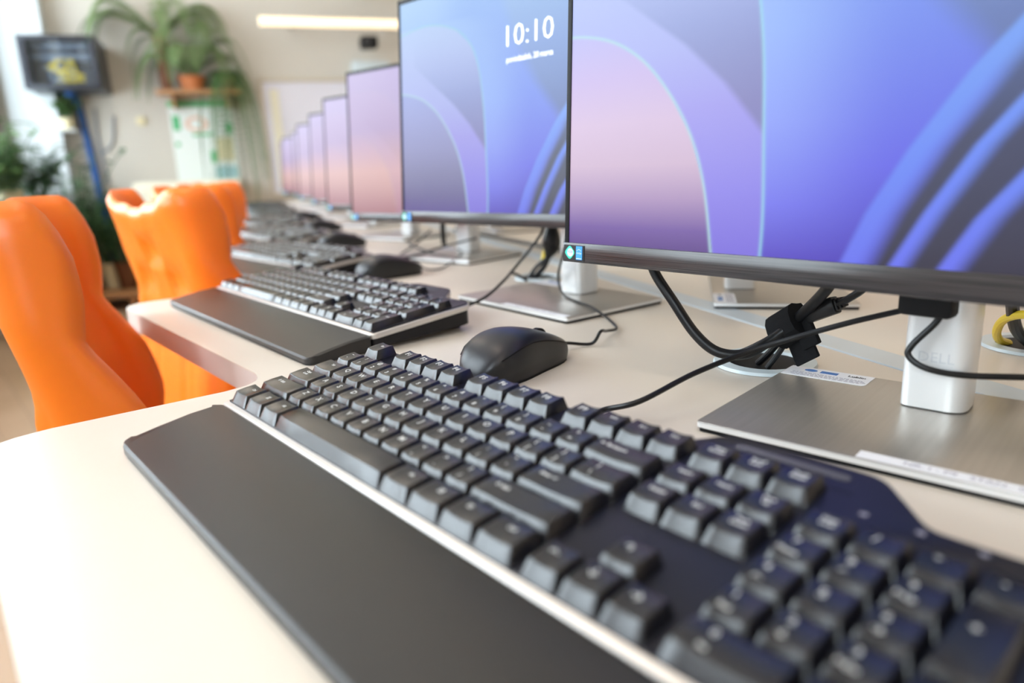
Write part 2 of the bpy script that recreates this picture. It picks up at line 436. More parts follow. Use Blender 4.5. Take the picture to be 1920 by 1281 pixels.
# grommets
def grommet(x, y, r, label):
    g = empty('cable_grommet', (x, y, DESK)); tag(g, label, 'cable grommet', 'cable grommets in the worktops')
    bm = bmesh.new()
    prof = [(r * .70, .0008), (r * .74, .0032), (r * .98, .0028), (r, .0003)]
    seg = 40
    rings = [[bm.verts.new((rr * math.cos(2 * math.pi * k / seg), rr * math.sin(2 * math.pi * k / seg), z)) for k in range(seg)] for rr, z in prof]
    for i in range(3):
        for k in range(seg): bm.faces.new((rings[i][k], rings[i + 1][k], rings[i + 1][(k + 1) % seg], rings[i][(k + 1) % seg]))
    mk('ring', bm, 'grommet', g)
    bm = bmesh.new()
    vs = [bm.verts.new((r * .72 * math.cos(2 * math.pi * k / seg), r * .72 * math.sin(2 * math.pi * k / seg), .0010)) for k in range(seg)]
    bm.faces.new(vs); mk('hole_shade_disc', bm, 'rubber', g, smooth=False)  # flat black disc paints the shade of an open hole
grommet(0.180, 0.362, 0.040, 'light grey round grommet with black cables, beside the near monitor base')
grommet(0.318, 0.545, 0.040, 'grey grommet with a yellow cable, right behind the near monitor neck')
grommet(-0.300, 0.560, 0.036, 'grey grommet with black plug, behind the second monitor base')

# ------------------------------------------------------------------ keyboards
TILT = math.radians(5.43); HD = 18.6
U = 19.05
def deckm(u, v):        # deck coordinates in mm -> local point in metres (top of deck plate)
    return Vector((u * MM, (v * math.cos(TILT)) * MM, (HD + v * math.sin(TILT)) * MM))
DECKROT = Matrix.Rotation(TILT, 4, 'X')
def keycap(w, legend=None, small=False, lsize=4.2, d=1.0, loff=None):
    """w, d in key units. origin: front left corner of the cell on the deck plate"""
    bm = bmesh.new()
    W = w * U; D = d * U
    x0, x1 = .5, W - .5; y0, y1 = .3, D - .6
    tx0, tx1 = x0 + 2.0, x1 - 2.0; ty0, ty1 = y0 + 4.0, y1 - 0.9; h = 7.0
    nx = 6
    def top(x, y):
        s_ = (2 * (x - tx0) / (tx1 - tx0) - 1)
        dish = -.9 * (1 - s_ * s_) if w < 2.9 else 0.25 * (1 - (2 * (y - ty0) / (ty1 - ty0) - 1) ** 2)
        return h + dish - 0.3 * (1 - (y - ty0) / (ty1 - ty0))
    rows = []
    ys = [ty0, (ty0 + ty1) / 2, ty1]
    def ring(y_b, y_m, ztop):
        pass
    base = []; grid = []
    for j, y in enumerate(ys):
        grid.append([bm.verts.new((tx0 + (tx1 - tx0) * i / nx, y, top(tx0 + (tx1 - tx0) * i / nx, y))) for i in range(nx + 1)])
    for j in range(2):
        for i in range(nx): bm.faces.new((grid[j][i], grid[j][i + 1], grid[j + 1][i + 1], grid[j + 1][i]))
    loop = grid[0] + [grid[1][nx]] + grid[2][::-1] + [grid[1][0]]
    def low(v, z):
        fx = (v.co.x - tx0) / (tx1 - tx0); fy = (v.co.y - ty0) / (ty1 - ty0)
        return bm.verts.new((x0 + (x1 - x0) * fx, y0 + (y1 - y0) * fy, z))
    lo = [low(v, 0.0) for v in loop]
    n = len(loop)
    for i in range(n): bm.faces.new((lo[i], lo[(i + 1) % n], loop[(i + 1) % n], loop[i]))
    be = [e for e in bm.edges if (e.verts[0] in loop and e.verts[1] in loop and abs(loop.index(e.verts[0]) - loop.index(e.verts[1])) in (1, n - 1))]
    vert_e = []
    for i in (0, nx, nx + 2, 2 * nx + 2):
        e = bm.edges.get((lo[i], loop[i]))
        if e: vert_e.append(e)
    bmesh.ops.bevel(bm, geom=be + vert_e, offset=.55, segments=2, affect='EDGES', profile=.5)
    if legend:
        items = legend if isinstance(legend, list) else [(legend, None)]
        for tx_, pos in items:
            sz = 5.4 if len(tx_) <= 2 else 2.9
            if pos is None: pos = ((.34, .64) if len(tx_) <= 2 else (.5 if w < 1.6 else .33, .66))
            if len(tx_) > 2 and w < 1.6: sz = min(2.9, (tx1 - tx0) / (0.62 * max(len(l_) for l_ in tx_.split('\n'))))
            px = tx0 + (tx1 - tx0) * pos[0] if w < 1.6 else tx0 + 2.5 + (min(tx1 - tx0, 22) * pos[0])
            py = ty0 + (ty1 - ty0) * pos[1]
            if tx_ == '#win':
                tb = bmesh.new()
                for ax in (-1.55, .1):
                    for ay in (-1.55, .1): box(tb, ax, ax + 1.45, ay, ay + 1.45, 0, .02)
            else:
                tb = text_bm(tx_, sz if pos[1] == .64 or len(tx_) > 2 else 4.2, bold=0.10)
            merge(bm, tb, Matrix.Translation((px, py, 0)), 1, lambda co: Vector((co.x, co.y, top(co.x, co.y) + .07)))
    bmesh.ops.scale(bm, vec=(MM, MM, MM), verts=bm.verts)
    me_o = mk('key', bm, ['key', 'legend'], None, angle=30)
    return me_o
S = lambda a, b_: [(a, (.30, .76)), (b_, (.30, .26))]
ROWS = [
 (0, 0, [('Ctrl', 1.25), ('#win', 1.25), ('Alt', 1.25), (None, 6.25), ('Alt', 1.25), ('#win', 1.25), ('≡', 1.25), ('Ctrl', 1.25)]),
 (0, 1, [('⇧ Shift', 2.25)] + [(c, 1) for c in 'ZXCVBNM'] + [(S('<', ','), 1), (S('>', '.'), 1), (S('?', '/'), 1), ('⇧ Shift', 2.75)]),
 (0, 2, [('Caps\nLock', 1.75)] + [(c, 1) for c in 'ASDFGHJKL'] + [(S(':', ';'), 1), (S('"', "'"), 1), ('Enter ↵', 2.25)]),
 (0, 3, [('Tab', 1.5)] + [(c, 1) for c in 'QWERTYUIOP'] + [(S('{', '['), 1), (S('}', ']'), 1), (S('|', '\\'), 1.5)]),
 (0, 4, [(S('~', '`'), 1)] + [(S(a, b_), 1) for a, b_ in zip('!@#$%^&*()_+', '1234567890-=')] + [('← Backspace', 2)]),
 (0, 5.3, [('Esc', 1), 1] + [('F%d' % i, 1) for i in range(1, 5)] + [.5] + [('F%d' % i, 1) for i in range(5, 9)] + [.5] + [('F%d' % i, 1) for i in range(9, 13)]),
 (15.25, 5.3, [('Print\nScreen', 1), ('Scroll\nLock', 1), ('Pause\nBreak', 1)]),
 (15.25, 4, [('Insert', 1), ('Home', 1), ('Page\nUp', 1)]),
 (15.25, 3, [('Delete', 1), ('End', 1), ('Page\nDown', 1)]),
 (16.25, 1, [('↑', 1)]),
 (15.25, 0, [('←', 1), ('↓', 1), ('→', 1)]),
 (18.5, 4, [('Num\nLock', 1), ('/', 1), ('*', 1), ('-', 1)]),
 (18.5, 3, [(S('7', 'Home'), 1), (S('8', '↑'), 1), (S('9', 'PgUp'), 1)]),
 (18.5, 2, [(S('4', '←'), 1), ('5', 1), (S('6', '→'), 1)]),
 (18.5, 1, [(S('1', 'End'), 1), (S('2', '↓'), 1), (S('3', 'PgDn'), 1)]),
 (18.5, 0, [(S('0', 'Ins'), 2), (S('.', 'Del'), 1)]),
]
mL, mR = 7.0, 7.4
xL, xR = -mL, 22.5 * U + mR
vB = 121.0
def kb_outline(grow=0.0, bump=True):
    p = [(xL - grow, -4 - grow), (xR + grow, -4 - grow), (xR + grow, vB - 6 + grow)]
    r = [4, 9, 12]
    if bump:
        p += [(20.3 * U, vB - 6 + grow), (18.9 * U, vB + 21 + grow), (15.2 * U, vB + 21 + grow), (14.3 * U, vB + grow)]; r += [14, 18, 14, 10]
    p += [(xL - grow, vB + grow)]; r += [8]
    return rounded(p, r, 5)
def make_keyboard(detail=2):
    kb = empty('keyboard', (0, 0, DESK))
    sc = lambda pts: [(x * MM, y * MM) for x, y in pts]
    zt = lambda off: (lambda x, y: (HD + off) * MM + y * math.tan(TILT))
    def bot(x, y): return max(.0035 + (y - .0) * math.tan(TILT) * 0.42, 0.0005) if y > 0.0 else 0.0005
    cosx = lambda pts: [(x, y * math.cos(TILT)) for x, y in pts]
    bm = bmesh.new(); prism(bm, sc(cosx(kb_outline(-1.2))), bot, zt(-6.2), bev=0.0)
    mk('lower_body', bm, 'kb_body', kb, angle=40)
    bm = bmesh.new(); prism(bm, sc(cosx(kb_outline(0.0))), zt(-6.2), zt(-1.2), bev=0.0012)
    mk('silver_rim', bm, 'silver', kb, angle=50)
    bm = bmesh.new(); pts_ = sc(cosx([(min(max(x, xL + 4.2), xR - 3.0), max(y, .2)) for x, y in kb_outline(-1.0)])); prism(bm, pts_, zt(-1.2), zt(0), bev=0.0006)
    # numpad well edge and media panel detail
    dk = mk('deck', bm, 'deck', kb, angle=40)
    def ondeck(x0_, x1_, v0, v1, z0, z1, name, m_, bev=.0005, r=None):
        bm_ = bmesh.new()
        pts = [(x0_, v0), (x1_, v0), (x1_, v1), (x0_, v1)]
        if r: pts = rounded(pts, r, 4)
        prism(bm_, [(x * MM, v * MM) for x, v in pts], z0 * MM, z1 * MM, bev=bev)
        o = mk(name, bm_, m_, kb); o.matrix_local = Matrix.Translation((0, 0, HD * MM)) @ DECKROT; return o
    ondeck(15.6 * U, 18.4 * U, vB + 9.0, vB + 13.5, 0.0, 0.4, 'status_window', 'window_grey', .0003, 2)
    ondeck(15.25 * U, 18.7 * U, vB + .2, vB + .9, 0.0, 0.15, 'panel_seam', 'kb_body', 0)
    for i in range(3):
        ondeck((19.1 + i * 1.05) * U, (19.1 + i * 1.05) * U + 3, 5.75 * U, 5.75 * U + 1.6, 0, .2, 'status_mark', 'greyink', 0)
    ondeck(18.36 * U, 18.42 * U, .5 * U, 5.2 * U, 0.0, 0.25, 'pad_seam', 'kb_body', 0)
    for x in (28, 22.5 * U - 28):
        bm = bmesh.new(); box(bm, (x - 14) * MM, (x + 14) * MM, .094, .114, 0.0003, .016, .002); mk('rear_foot', bm, 'kb_body', kb)
    # palm rest
    bm = bmesh.new()
    pr = rounded([(xL - 1, -67.5), (xR + 1, -67.5), (xR + 1, -4.6), (xL + 4, -4.6), (xL - 1, -9)], [10, 10, 2, 2, 3], 6)
    def pt(x, y):
        f_ = (y / MM + 67.5) / 63
        return (7.0 + 9.5 * min(1, f_ * 1.25) ** .8) * MM
    a_ = [(x * MM, y * MM) for x, y in pr]
    # subdivided top for the gentle curve
    vs_b = [bm.verts.new((x, y, .0018)) for x, y in a_]; n = len(a_)
    vs_m = [bm.verts.new((x, y, pt(x, y) - .0012)) for x, y in a_]
    cx = [min(max(x, (xL + 2) * MM), (xR - 2) * MM) for x, y in a_]; cy = [min(max(y, -66.0 * MM), -5.4 * MM) for x, y in a_]
    vs_t = [bm.verts.new((x, y, pt(x, y))) for x, y in zip(cx, cy)]
    bm.faces.new(vs_b[::-1]); bm.faces.new(vs_t)
    for i in range(n):
        j = (i + 1) % n
        bm.faces.new((vs_b[i], vs_b[j], vs_m[j], vs_m[i])); bm.faces.new((vs_m[i], vs_m[j], vs_t[j], vs_t[i]))
    bmesh.ops.triangulate(bm, faces=[f_ for f_ in bm.faces if len(f_.verts) > 4])
    bmesh.ops.bisect_plane(bm, geom=bm.verts[:] + bm.edges[:] + bm.faces[:], plane_co=(0, -.045, 0), plane_no=(0, 1, 0))
    bmesh.ops.bisect_plane(bm, geom=bm.verts[:] + bm.edges[:] + bm.faces[:], plane_co=(0, -.025, 0), plane_no=(0, 1, 0))
    for v in bm.verts:
        if v.co.z > .0062 and v.co.y > -.0655: v.co.z = max(v.co.z, 0) if v.co.z < pt(0, v.co.y) - .003 else pt(v.co.x, v.co.y) - (0.0012 if abs(v.co.x - (xL - 1) * MM) < 1e-5 or abs(v.co.x - (xR + 1) * MM) < 1e-5 else 0)
    palm = mk('palm_rest', bm, 'palm', kb, angle=28)
    bm = bmesh.new(); prism(bm, [(x * MM * .985 + .003, y * MM * .97 - .0015) for x, y in pr], 0.0002, .0018); mk('rubber_pad', bm, 'rubber', palm, smooth=False)
    return kb
_proto = {}
def add_keys(kb, cap=100, legends=True):
    rest = []; cnt = 0
    for u0, v0, items in ROWS:
        u = u0
        for it in items:
            if not isinstance(it, tuple): u += it; continue
            lg, w = it
            key_id = (str(lg), w)
            rest.append((key_id, lg, w, u, v0, 1.0)); u += w
    rest.append((('+', 'v'), '+', 1, 21.5, 2, 2.0)); rest.append((('Enter', 'v'), 'Enter', 1, 21.5, 0, 2.0))
    M0 = Matrix.Translation((0, 0, HD * MM)) @ DECKROT
    for key_id, lg, w, u, v0, dd in rest[:cap]:
        if key_id not in _proto:
            o = keycap(w, lg, d=dd); _proto[key_id] = o
        else:
            o = _proto[key_id].copy(); C.objects.link(o)
        o.parent = kb; o.matrix_local = M0 @ Matrix.Translation((u * U * MM, v0 * U * MM, 0))
    if len(rest) > cap:
        bm = bmesh.new()
        for key_id, lg, w, u, v0, dd in rest[cap:]:
            o = keycap(w, lg, d=dd)
            tb = bmesh.new(); tb.from_mesh(o.data); me_ = o.data
            mp_ = {}
            for v in tb.verts: mp_[v] = bm.verts.new(M0 @ (v.co + Vector((u * U * MM, v0 * U * MM, 0))))
            for f_ in tb.faces:
                try: bm.faces.new([mp_[v] for v in f_.verts]).material_index = f_.material_index
                except ValueError: pass
            tb.free(); bpy.data.objects.remove(o); bpy.data.meshes.remove(me_)
        o = mk('keys', bm, ['key', 'legend'], kb, angle=30); o['kind'] = 'stuff'
def cable(name, pts, r, m_='cable', parent=None, n=8, seg=10):
    bm = bmesh.new()
    base = Vector((0, 0, 0)) if parent is None else parent.location
    P_ = [Vector((p[0] * MM, p[1] * MM, p[2] * MM + DESK)) for p in pts]
    if parent is not None:
        inv = (Matrix.Translation(parent.location) @ parent.rotation_euler.to_matrix().to_4x4()).inverted()
        P_ = [inv @ p for p in P_]
    tube(bm, P_, r * MM, seg=seg, n=n)
    return mk(name, bm, m_, parent)
kb1 = make_keyboard(); add_keys(kb1)
tag(kb1, 'nearest black keyboard with silver rim and palm rest, large in front', 'keyboard', 'wired keyboards along the desk row')
KB = [(-0.539, 0.1776, -1.1), (-1.025, 0.341, 0.0), (-1.515, 0.531, -3.0), (-2.010, 0.717, -4), (-2.51, 0.925, -3), (-3.0, 1.09, 0), (-3.49, 1.27, 0)]
KBL = ['second keyboard from the camera, beside the black mouse, in full view',
 'third keyboard along the desk, just beyond the second one', 'fourth keyboard along the desk, blurred, right of the orange chairs',
 'fifth keyboard along the desk, blurred grey strip', 'sixth keyboard, far along the row and very blurred', 'seventh keyboard, a dark blurred band near the row end', 'farthest keyboard at the end of the desk row']
farkb = None
for i, (x, y, a_) in enumerate(KB):
    o = copy_tree(kb1)
    o.location = (x, y, DESK); o.rotation_euler = (0, 0, math.radians(a_)); o['label'] = KBL[i]
bpy.context.view_layer.update()
cable('cable', [(192, 124, 16), (182, 146, 8), (171, 178, 6), (192, 190, 14), (201, 235, 24), (216, 275, 33), (245, 290, 46), (274, 300, 58), (307, 312, 70), (316, 318, 76)], 1.9, parent=kb1)

# ------------------------------------------------------------------ mice
def make_mouse():
    ms = empty('mouse', (0, 0, DESK))
    Lm, Wm, Hm = 114., 62., 38.
    NS, NR = 34, 40
    def half_w(t_):
        e = math.sqrt(max(0, 1 - abs(2 * t_ - 1) ** 2.9))
        return Wm / 2 * e * (0.93 + .07 * math.cos(2 * math.pi * (t_ - .15)) - .03 * math.sin(math.pi * t_))
    def hgt(t_):   # t 0 at the back (palm) .. 1 nose
        a = math.sqrt(max(0, 1 - ((.40 - t_) / .40) ** 2)) if t_ < .40 else 1 - .62 * ((t_ - .40) / .60) ** 1.55
        return Hm * a
    SX = [.90, .965, .995, .985, .93, .84, .70, .48, .22, 0]; SZ = [0, .16, .36, .56, .74, .83, .905, .962, .992, 1.0]; SQ = [0, .07, .15, .23, .30, .34, .38, .43, .47, .5]
    def sect(q):
        a = q if q <= .5 else 1 - q
        return (-1 if q < .5 else 1) * float(np.interp(a, SQ, SX)), float(np.interp(a, SQ, SZ))
    bm = bmesh.new(); rings = []
    for i in range(NS + 1):
        t_ = 0.5 - 0.5 * math.cos(math.pi * i / NS) * 0.998
        hw, h = half_w(t_), max(hgt(t_), 3.0)
        if t_ > .97: h = min(h, hgt(.97))
        ring = []
        for k in range(NR + 1):
            ph = math.pi * k / NR
            sx, sz = sect(k / NR)
            ring.append(bm.verts.new((hw * sx * MM, (t_ - .5) * Lm * MM, (1.2 + (h - 1.2) * sz) * MM)))
        rings.append(ring)
    for i in range(NS):
        for k in range(NR):
            f_ = bm.faces.new((rings[i][k], rings[i][k + 1], rings[i + 1][k + 1], rings[i + 1][k]))
            c = f_.calc_center_median()
            lim = .022 + 0.10 * (c.y)  # button shell limit height
            f_.material_index = 1 if abs((k + .5) / NR - .5) < .195 else 0
    bm.faces.new([r[0] for r in rings] + [r[-1] for r in rings[::-1]])
    bm.faces.new(rings[0]); bm.faces.new(rings[-1][::-1])
    bmesh.ops.remove_doubles(bm, verts=bm.verts, dist=1e-5)
    bmesh.ops.recalc_face_normals(bm, faces=bm.faces)
    mk('shell', bm, ['mouse', 'mouse_top'], ms, angle=60)
    bm = bmesh.new()
    bmesh.ops.create_cone(bm, cap_ends=True, segments=28, radius1=.0105, radius2=.0105, depth=.0065, matrix=Matrix.Translation((0, .029, hgt(.75) * MM - .0088)) @ Matrix.Rotation(math.pi / 2, 4, 'Y'))
    bmesh.ops.bevel(bm, geom=[e for e in bm.edges if e.calc_face_angle(0) > 1], offset=.001, segments=2, affect='EDGES')
    mk('scroll_wheel', bm, 'rubber', ms)
    for s_ in (-1, 1):
        bm = bmesh.new()
        pts = []
        for j in range(13):
            t_ = .12 + .85 * j / 12
            hw, h = half_w(t_), hgt(t_)
            x, z = sect(.5 + s_ * .198)
            pts.append((hw * x * 1.005 * MM, (t_ - .5) * Lm * MM, (1.2 + (h - 1.2) * z) * MM))
        tube(bm, pts, .0006, seg=6, smooth=False); mk('button_seam', bm, 'rubber', ms)
    bm = bmesh.new(); prism(bm, [(half_w(t_) * .92 * MM, (t_ - .5) * Lm * MM) for t_ in np.linspace(.03, .97, 14)] + [(-half_w(t_) * .92 * MM, (t_ - .5) * Lm * MM) for t_ in np.linspace(.97, .03, 14)], .0002, .0014)
    mk('glide_sole', bm, 'rubber', ms, smooth=False)
    return ms
mouse = make_mouse()
MS = [(0.042, 0.217, 10, 'nearest black mouse, between the first and second keyboards'),
      (-0.512, 0.432, -4, 'black mouse beyond the second keyboard, beside its rear edge'),
      (-1.010, 0.610, -8, 'third mouse, blurred dark hump beyond the third keyboard'),
      (-1.490, 0.800, -6, 'fourth mouse, blurred, beyond the fourth keyboard'),
      (-1.990, 0.985, -6, 'fifth mouse, small blurred dark spot at the far keyboards')]
for i, (x, y, a_, lb) in enumerate(MS):
    o = mouse if i == 0 else copy_tree(mouse)
    o.location = (x, y, DESK); o.rotation_euler = (0, 0, math.radians(a_))
    tag(o, lb, 'mouse', 'computer mice along the desk row')
    if i == 0: mouse1 = o
    if i == 1: mouse2 = o
bpy.context.view_layer.update()
cable('cable', [(32.5, 271, 10), (28, 291, 6), (36, 313, 2.5), (43, 318, 14), (26, 345, 7), (9, 378, 3), (-55, 412, 9), (-130, 445, 9), (-158, 462, 26), (-127, 440, 58), (-112, 432, 82)], 1.5, parent=mouse1)
cable('cable', [(-508, 487, 10), (-500, 500, 4), (-497, 520, 3), (-516, 548, 4), (-595, 640, 9), (-640, 660, 14)], 1.5, parent=mouse2)

# ------------------------------------------------------------------ monitors
SWm, SHm = 535.0, 292.9       # panel outer size
BZ = 15.6
def lerp(a, b_, t_): return a + (b_ - a) * t_
def smooth(e0, e1, x): 
    t_ = np.clip((x - e0) / (e1 - e0), 0, 1); return t_ * t_ * (3 - 2 * t_)
def srgb(c): return np.array([(v / 255 / 12.92 if v / 255 <= .04045 else ((v / 255 + .055) / 1.055) ** 2.4) for v in c])
def picture(Ug, Vg, warm):
    """soft abstract blue and violet sheets with thin bright rims; warm paints in the pink glare and viewing-angle tint of the far screens"""
    c = lambda *v: srgb(v)
    def interp(t_, stops):
        xs = [s_[0] for s_ in stops]; out = np.stack([np.interp(t_, xs, [srgb(s_[1])[k] for s_ in stops]) for k in range(3)], -1); return out
    base = interp(Vg, [(0, (88, 72, 150)), (.12, (108, 96, 172)), (.3, (150, 140, 205)), (.5, (160, 160, 225)), (.75, (152, 182, 240)), (1, (170, 205, 245))])
    ua = np.interp(Vg, [0, .1, .28, .47, .634, .743, .826, .86, .874], [.326, .326, .320, .312, .296, .269, .213, .165, .11])
    ina = smooth(-.0008, .0008, ua - Ug) * (Vg < .874)
    ub = np.interp(Vg, [0, .01, .161, .285, .393, .482, .543, .575, .579], [.259, .258, .241, .217, .18, .134, .079, .015, 0])
    inb = smooth(-.0008, .0008, ub - Ug) * (Vg < .579)
    # right of A : blue sheet
    shR = interp(Vg, [(0, (90, 72, 200)), (.12, (116, 116, 240)), (.3, (138, 156, 248)), (.5, (146, 178, 249)), (.75, (150, 185, 246)), (1, (168, 205, 248))])
    fadeR = smooth(.0, .16, Ug - ua)
    deep = interp(Vg, [(0, (76, 60, 185)), (.2, (104, 104, 236)), (.5, (122, 148, 244)), (1, (150, 190, 245))])
    colR = shR * (1 - fadeR[..., None]) + deep * fadeR[..., None]
    # greyer zone right of a falling diagonal
    ud = np.interp(Vg, [0, .25, .4, .55, .75, 1], [.62, .57, .52, .45, .38, .33])
    gz = smooth(0, .05, Ug - ud) * smooth(-.1, .3, Vg)
    grey = interp(Vg, [(0, (66, 66, 92)), (.2, (84, 90, 130)), (.45, (112, 132, 190)), (.7, (135, 165, 225)), (1, (160, 198, 244))])
    colR = colR * (1 - gz[..., None]) + grey * gz[..., None]
    # stripes
    for (vs, us, w_) in (([0, .104, .229, .366, .455, .75, 1], [.422, .444, .480, .528, .568, .72, .88], .048), ([0, .106, .233, .311, .5, .75, 1], [.473, .501, .540, .571, .655, .79, .95], .030), ([0, .099, .184, .35, .6, .8, 1], [.52, .548, .581, .650, .78, .90, 1.05], .034)):
        u_ = np.interp(Vg, vs, us); d_ = (Ug - u_)
        prof = smooth(-.003, .007, d_) * (1 - smooth(w_ * .30, w_, d_))
        lit = interp(Vg, [(0, (110, 120, 245)), (.2, (112, 142, 250)), (.5, (130, 175, 252)), (1, (170, 210, 252))])
        dark = interp(Vg, [(0, (56, 52, 70)), (.25, (74, 78, 108)), (.6, (110, 135, 195)), (1, (150, 190, 240))])
        after = smooth(w_ * .35, w_ * 1.0, d_)[..., None]
        colR = colR * (1 - after) + dark * after
        colR = colR * (1 - prof[..., None]) + lit * prof[..., None]
    # inside A, outside B
    mid = interp(Vg, [(0, (128, 112, 225)), (.15, (142, 130, 235)), (.35, (160, 152, 235)), (.5, (170, 176, 238)), (.7, (176, 190, 240)), (1, (180, 210, 245))])
    # a fold: greyish zone above a falling line
    uf = np.interp(Vg, [0, .25, .4, .5, .58, .7], [.40, .33, .26, .20, .14, .05])
    fold = smooth(-.005, .012, Ug - uf) * smooth(.20, .3, Vg) * (1 - smooth(.45, .85, Vg))
    gz2 = interp(Vg, [(0, (120, 110, 190)), (.35, (128, 124, 185)), (.55, (140, 152, 210)), (.8, (165, 185, 235)), (1, (175, 205, 244))])
    mid = mid * (1 - fold[..., None]) + gz2 * fold[..., None]
    # inside B
    cool = warm < 0
    if warm < 0:
        warm = 0; inn = interp(Vg, [(0, (92, 70, 150)), (.08, (104, 92, 150)), (.18, (124, 118, 165)), (.3, (142, 140, 192)), (.45, (152, 156, 214)), (.58, (156, 168, 228))])
    else:
        inn = interp(Vg, [(0, (98, 66, 142)), (.05, (118, 86, 165)), (.13, (176, 146, 190)), (.22, (210, 182, 208)), (.33, (216, 190, 220)), (.45, (202, 182, 230)), (.58, (184, 182, 238))])  # pink glare is painted into the picture here
    col = colR * (1 - ina[..., None]) + mid * ina[..., None]
    col = col * (1 - inb[..., None]) + inn * inb[..., None]
    # bright rims
    def rim(col, dist, w_, cc, k=1.0):
        r_ = (np.exp(-(dist / w_) ** 2) * k)[..., None]; return col * (1 - r_) + srgb(cc) * r_
    def curve_dist(us, vs):
        best = np.full(Ug.shape, 9.)
        P_ = spline([(u_, v_ * SHm / SWm, 0) for u_, v_ in zip(us, vs)], 10)
        X = Ug; Y = Vg * SHm / SWm
        for a, b_ in zip(P_[:-1], P_[1:]):
            dx, dy = b_.x - a.x, b_.y - a.y; L2 = dx * dx + dy * dy
            t_ = np.clip(((X - a.x) * dx + (Y - a.y) * dy) / L2, 0, 1)
            best = np.minimum(best, np.hypot(X - a.x - t_ * dx, Y - a.y - t_ * dy))
        return best
    dA = curve_dist([.326, .326, .320, .312, .296, .269, .213, .115, .011, -.05], [-.02, .1, .28, .47, .634, .743, .826, .872, .858, .83])
    dB = curve_dist([.2585, .241, .217, .18, .134, .079, .012, -.05], [-.02, .161, .285, .393, .482, .543, .575, .575])
    col = rim(col, dA, .0026, (150, 208, 232), .75); col = rim(col, dB, .0026, (178, 218, 228), .75)
    if warm:
        pk = interp(Vg, [(0, (188, 132, 128)), (.3, (222, 172, 160)), (.6, (188, 156, 192)), (1, (200, 174, 214))])
        col = col * (1 - warm) + pk * warm
    if cool: col = col * 0.90
    return col
def screen_mesh(name, nu, nv, warm, left_glow=0.0):
    us = np.linspace(0, 1, nu + 1); vs = np.linspace(0, 1, nv + 1)
    Ug, Vg = np.meshgrid(us, vs)
    w_, h_ = (SWm - 9) * MM, (SHm - BZ - 6) * MM
    co = np.stack([(Ug - .5) * w_, np.zeros_like(Ug), Vg * h_], -1).reshape(-1, 3)
    idx = np.arange((nu + 1) * (nv + 1)).reshape(nv + 1, nu + 1)
    q = np.stack([idx[:-1, :-1], idx[:-1, 1:], idx[1:, 1:], idx[1:, :-1]], -1).reshape(-1, 4)
    me = bpy.data.meshes.new(name)
    me.vertices.add(len(co)); me.vertices.foreach_set('co', co.ravel())
    me.loops.add(q.size); me.loops.foreach_set('vertex_index', q.ravel())
    me.polygons.add(len(q)); me.polygons.foreach_set('loop_start', np.arange(len(q)) * 4)
    me.update(calc_edges=True)
    col = picture(Ug, Vg, warm)
    ca = me.color_attributes.new('display', 'FLOAT_COLOR', 'POINT')
    ca.data.foreach_set('color', np.concatenate([np.clip(col, 0, 1), np.ones(Ug.shape + (1,))], -1).astype(np.float32).ravel())
    me.materials.append(M['screen'])
    return me
SCR = {'near': screen_mesh('screen_near', 560, 300, 0.0), 'cool': screen_mesh('screen_cool', 360, 200, -1.0), 'warm': screen_mesh('screen_warm', 120, 70, 0.85)}

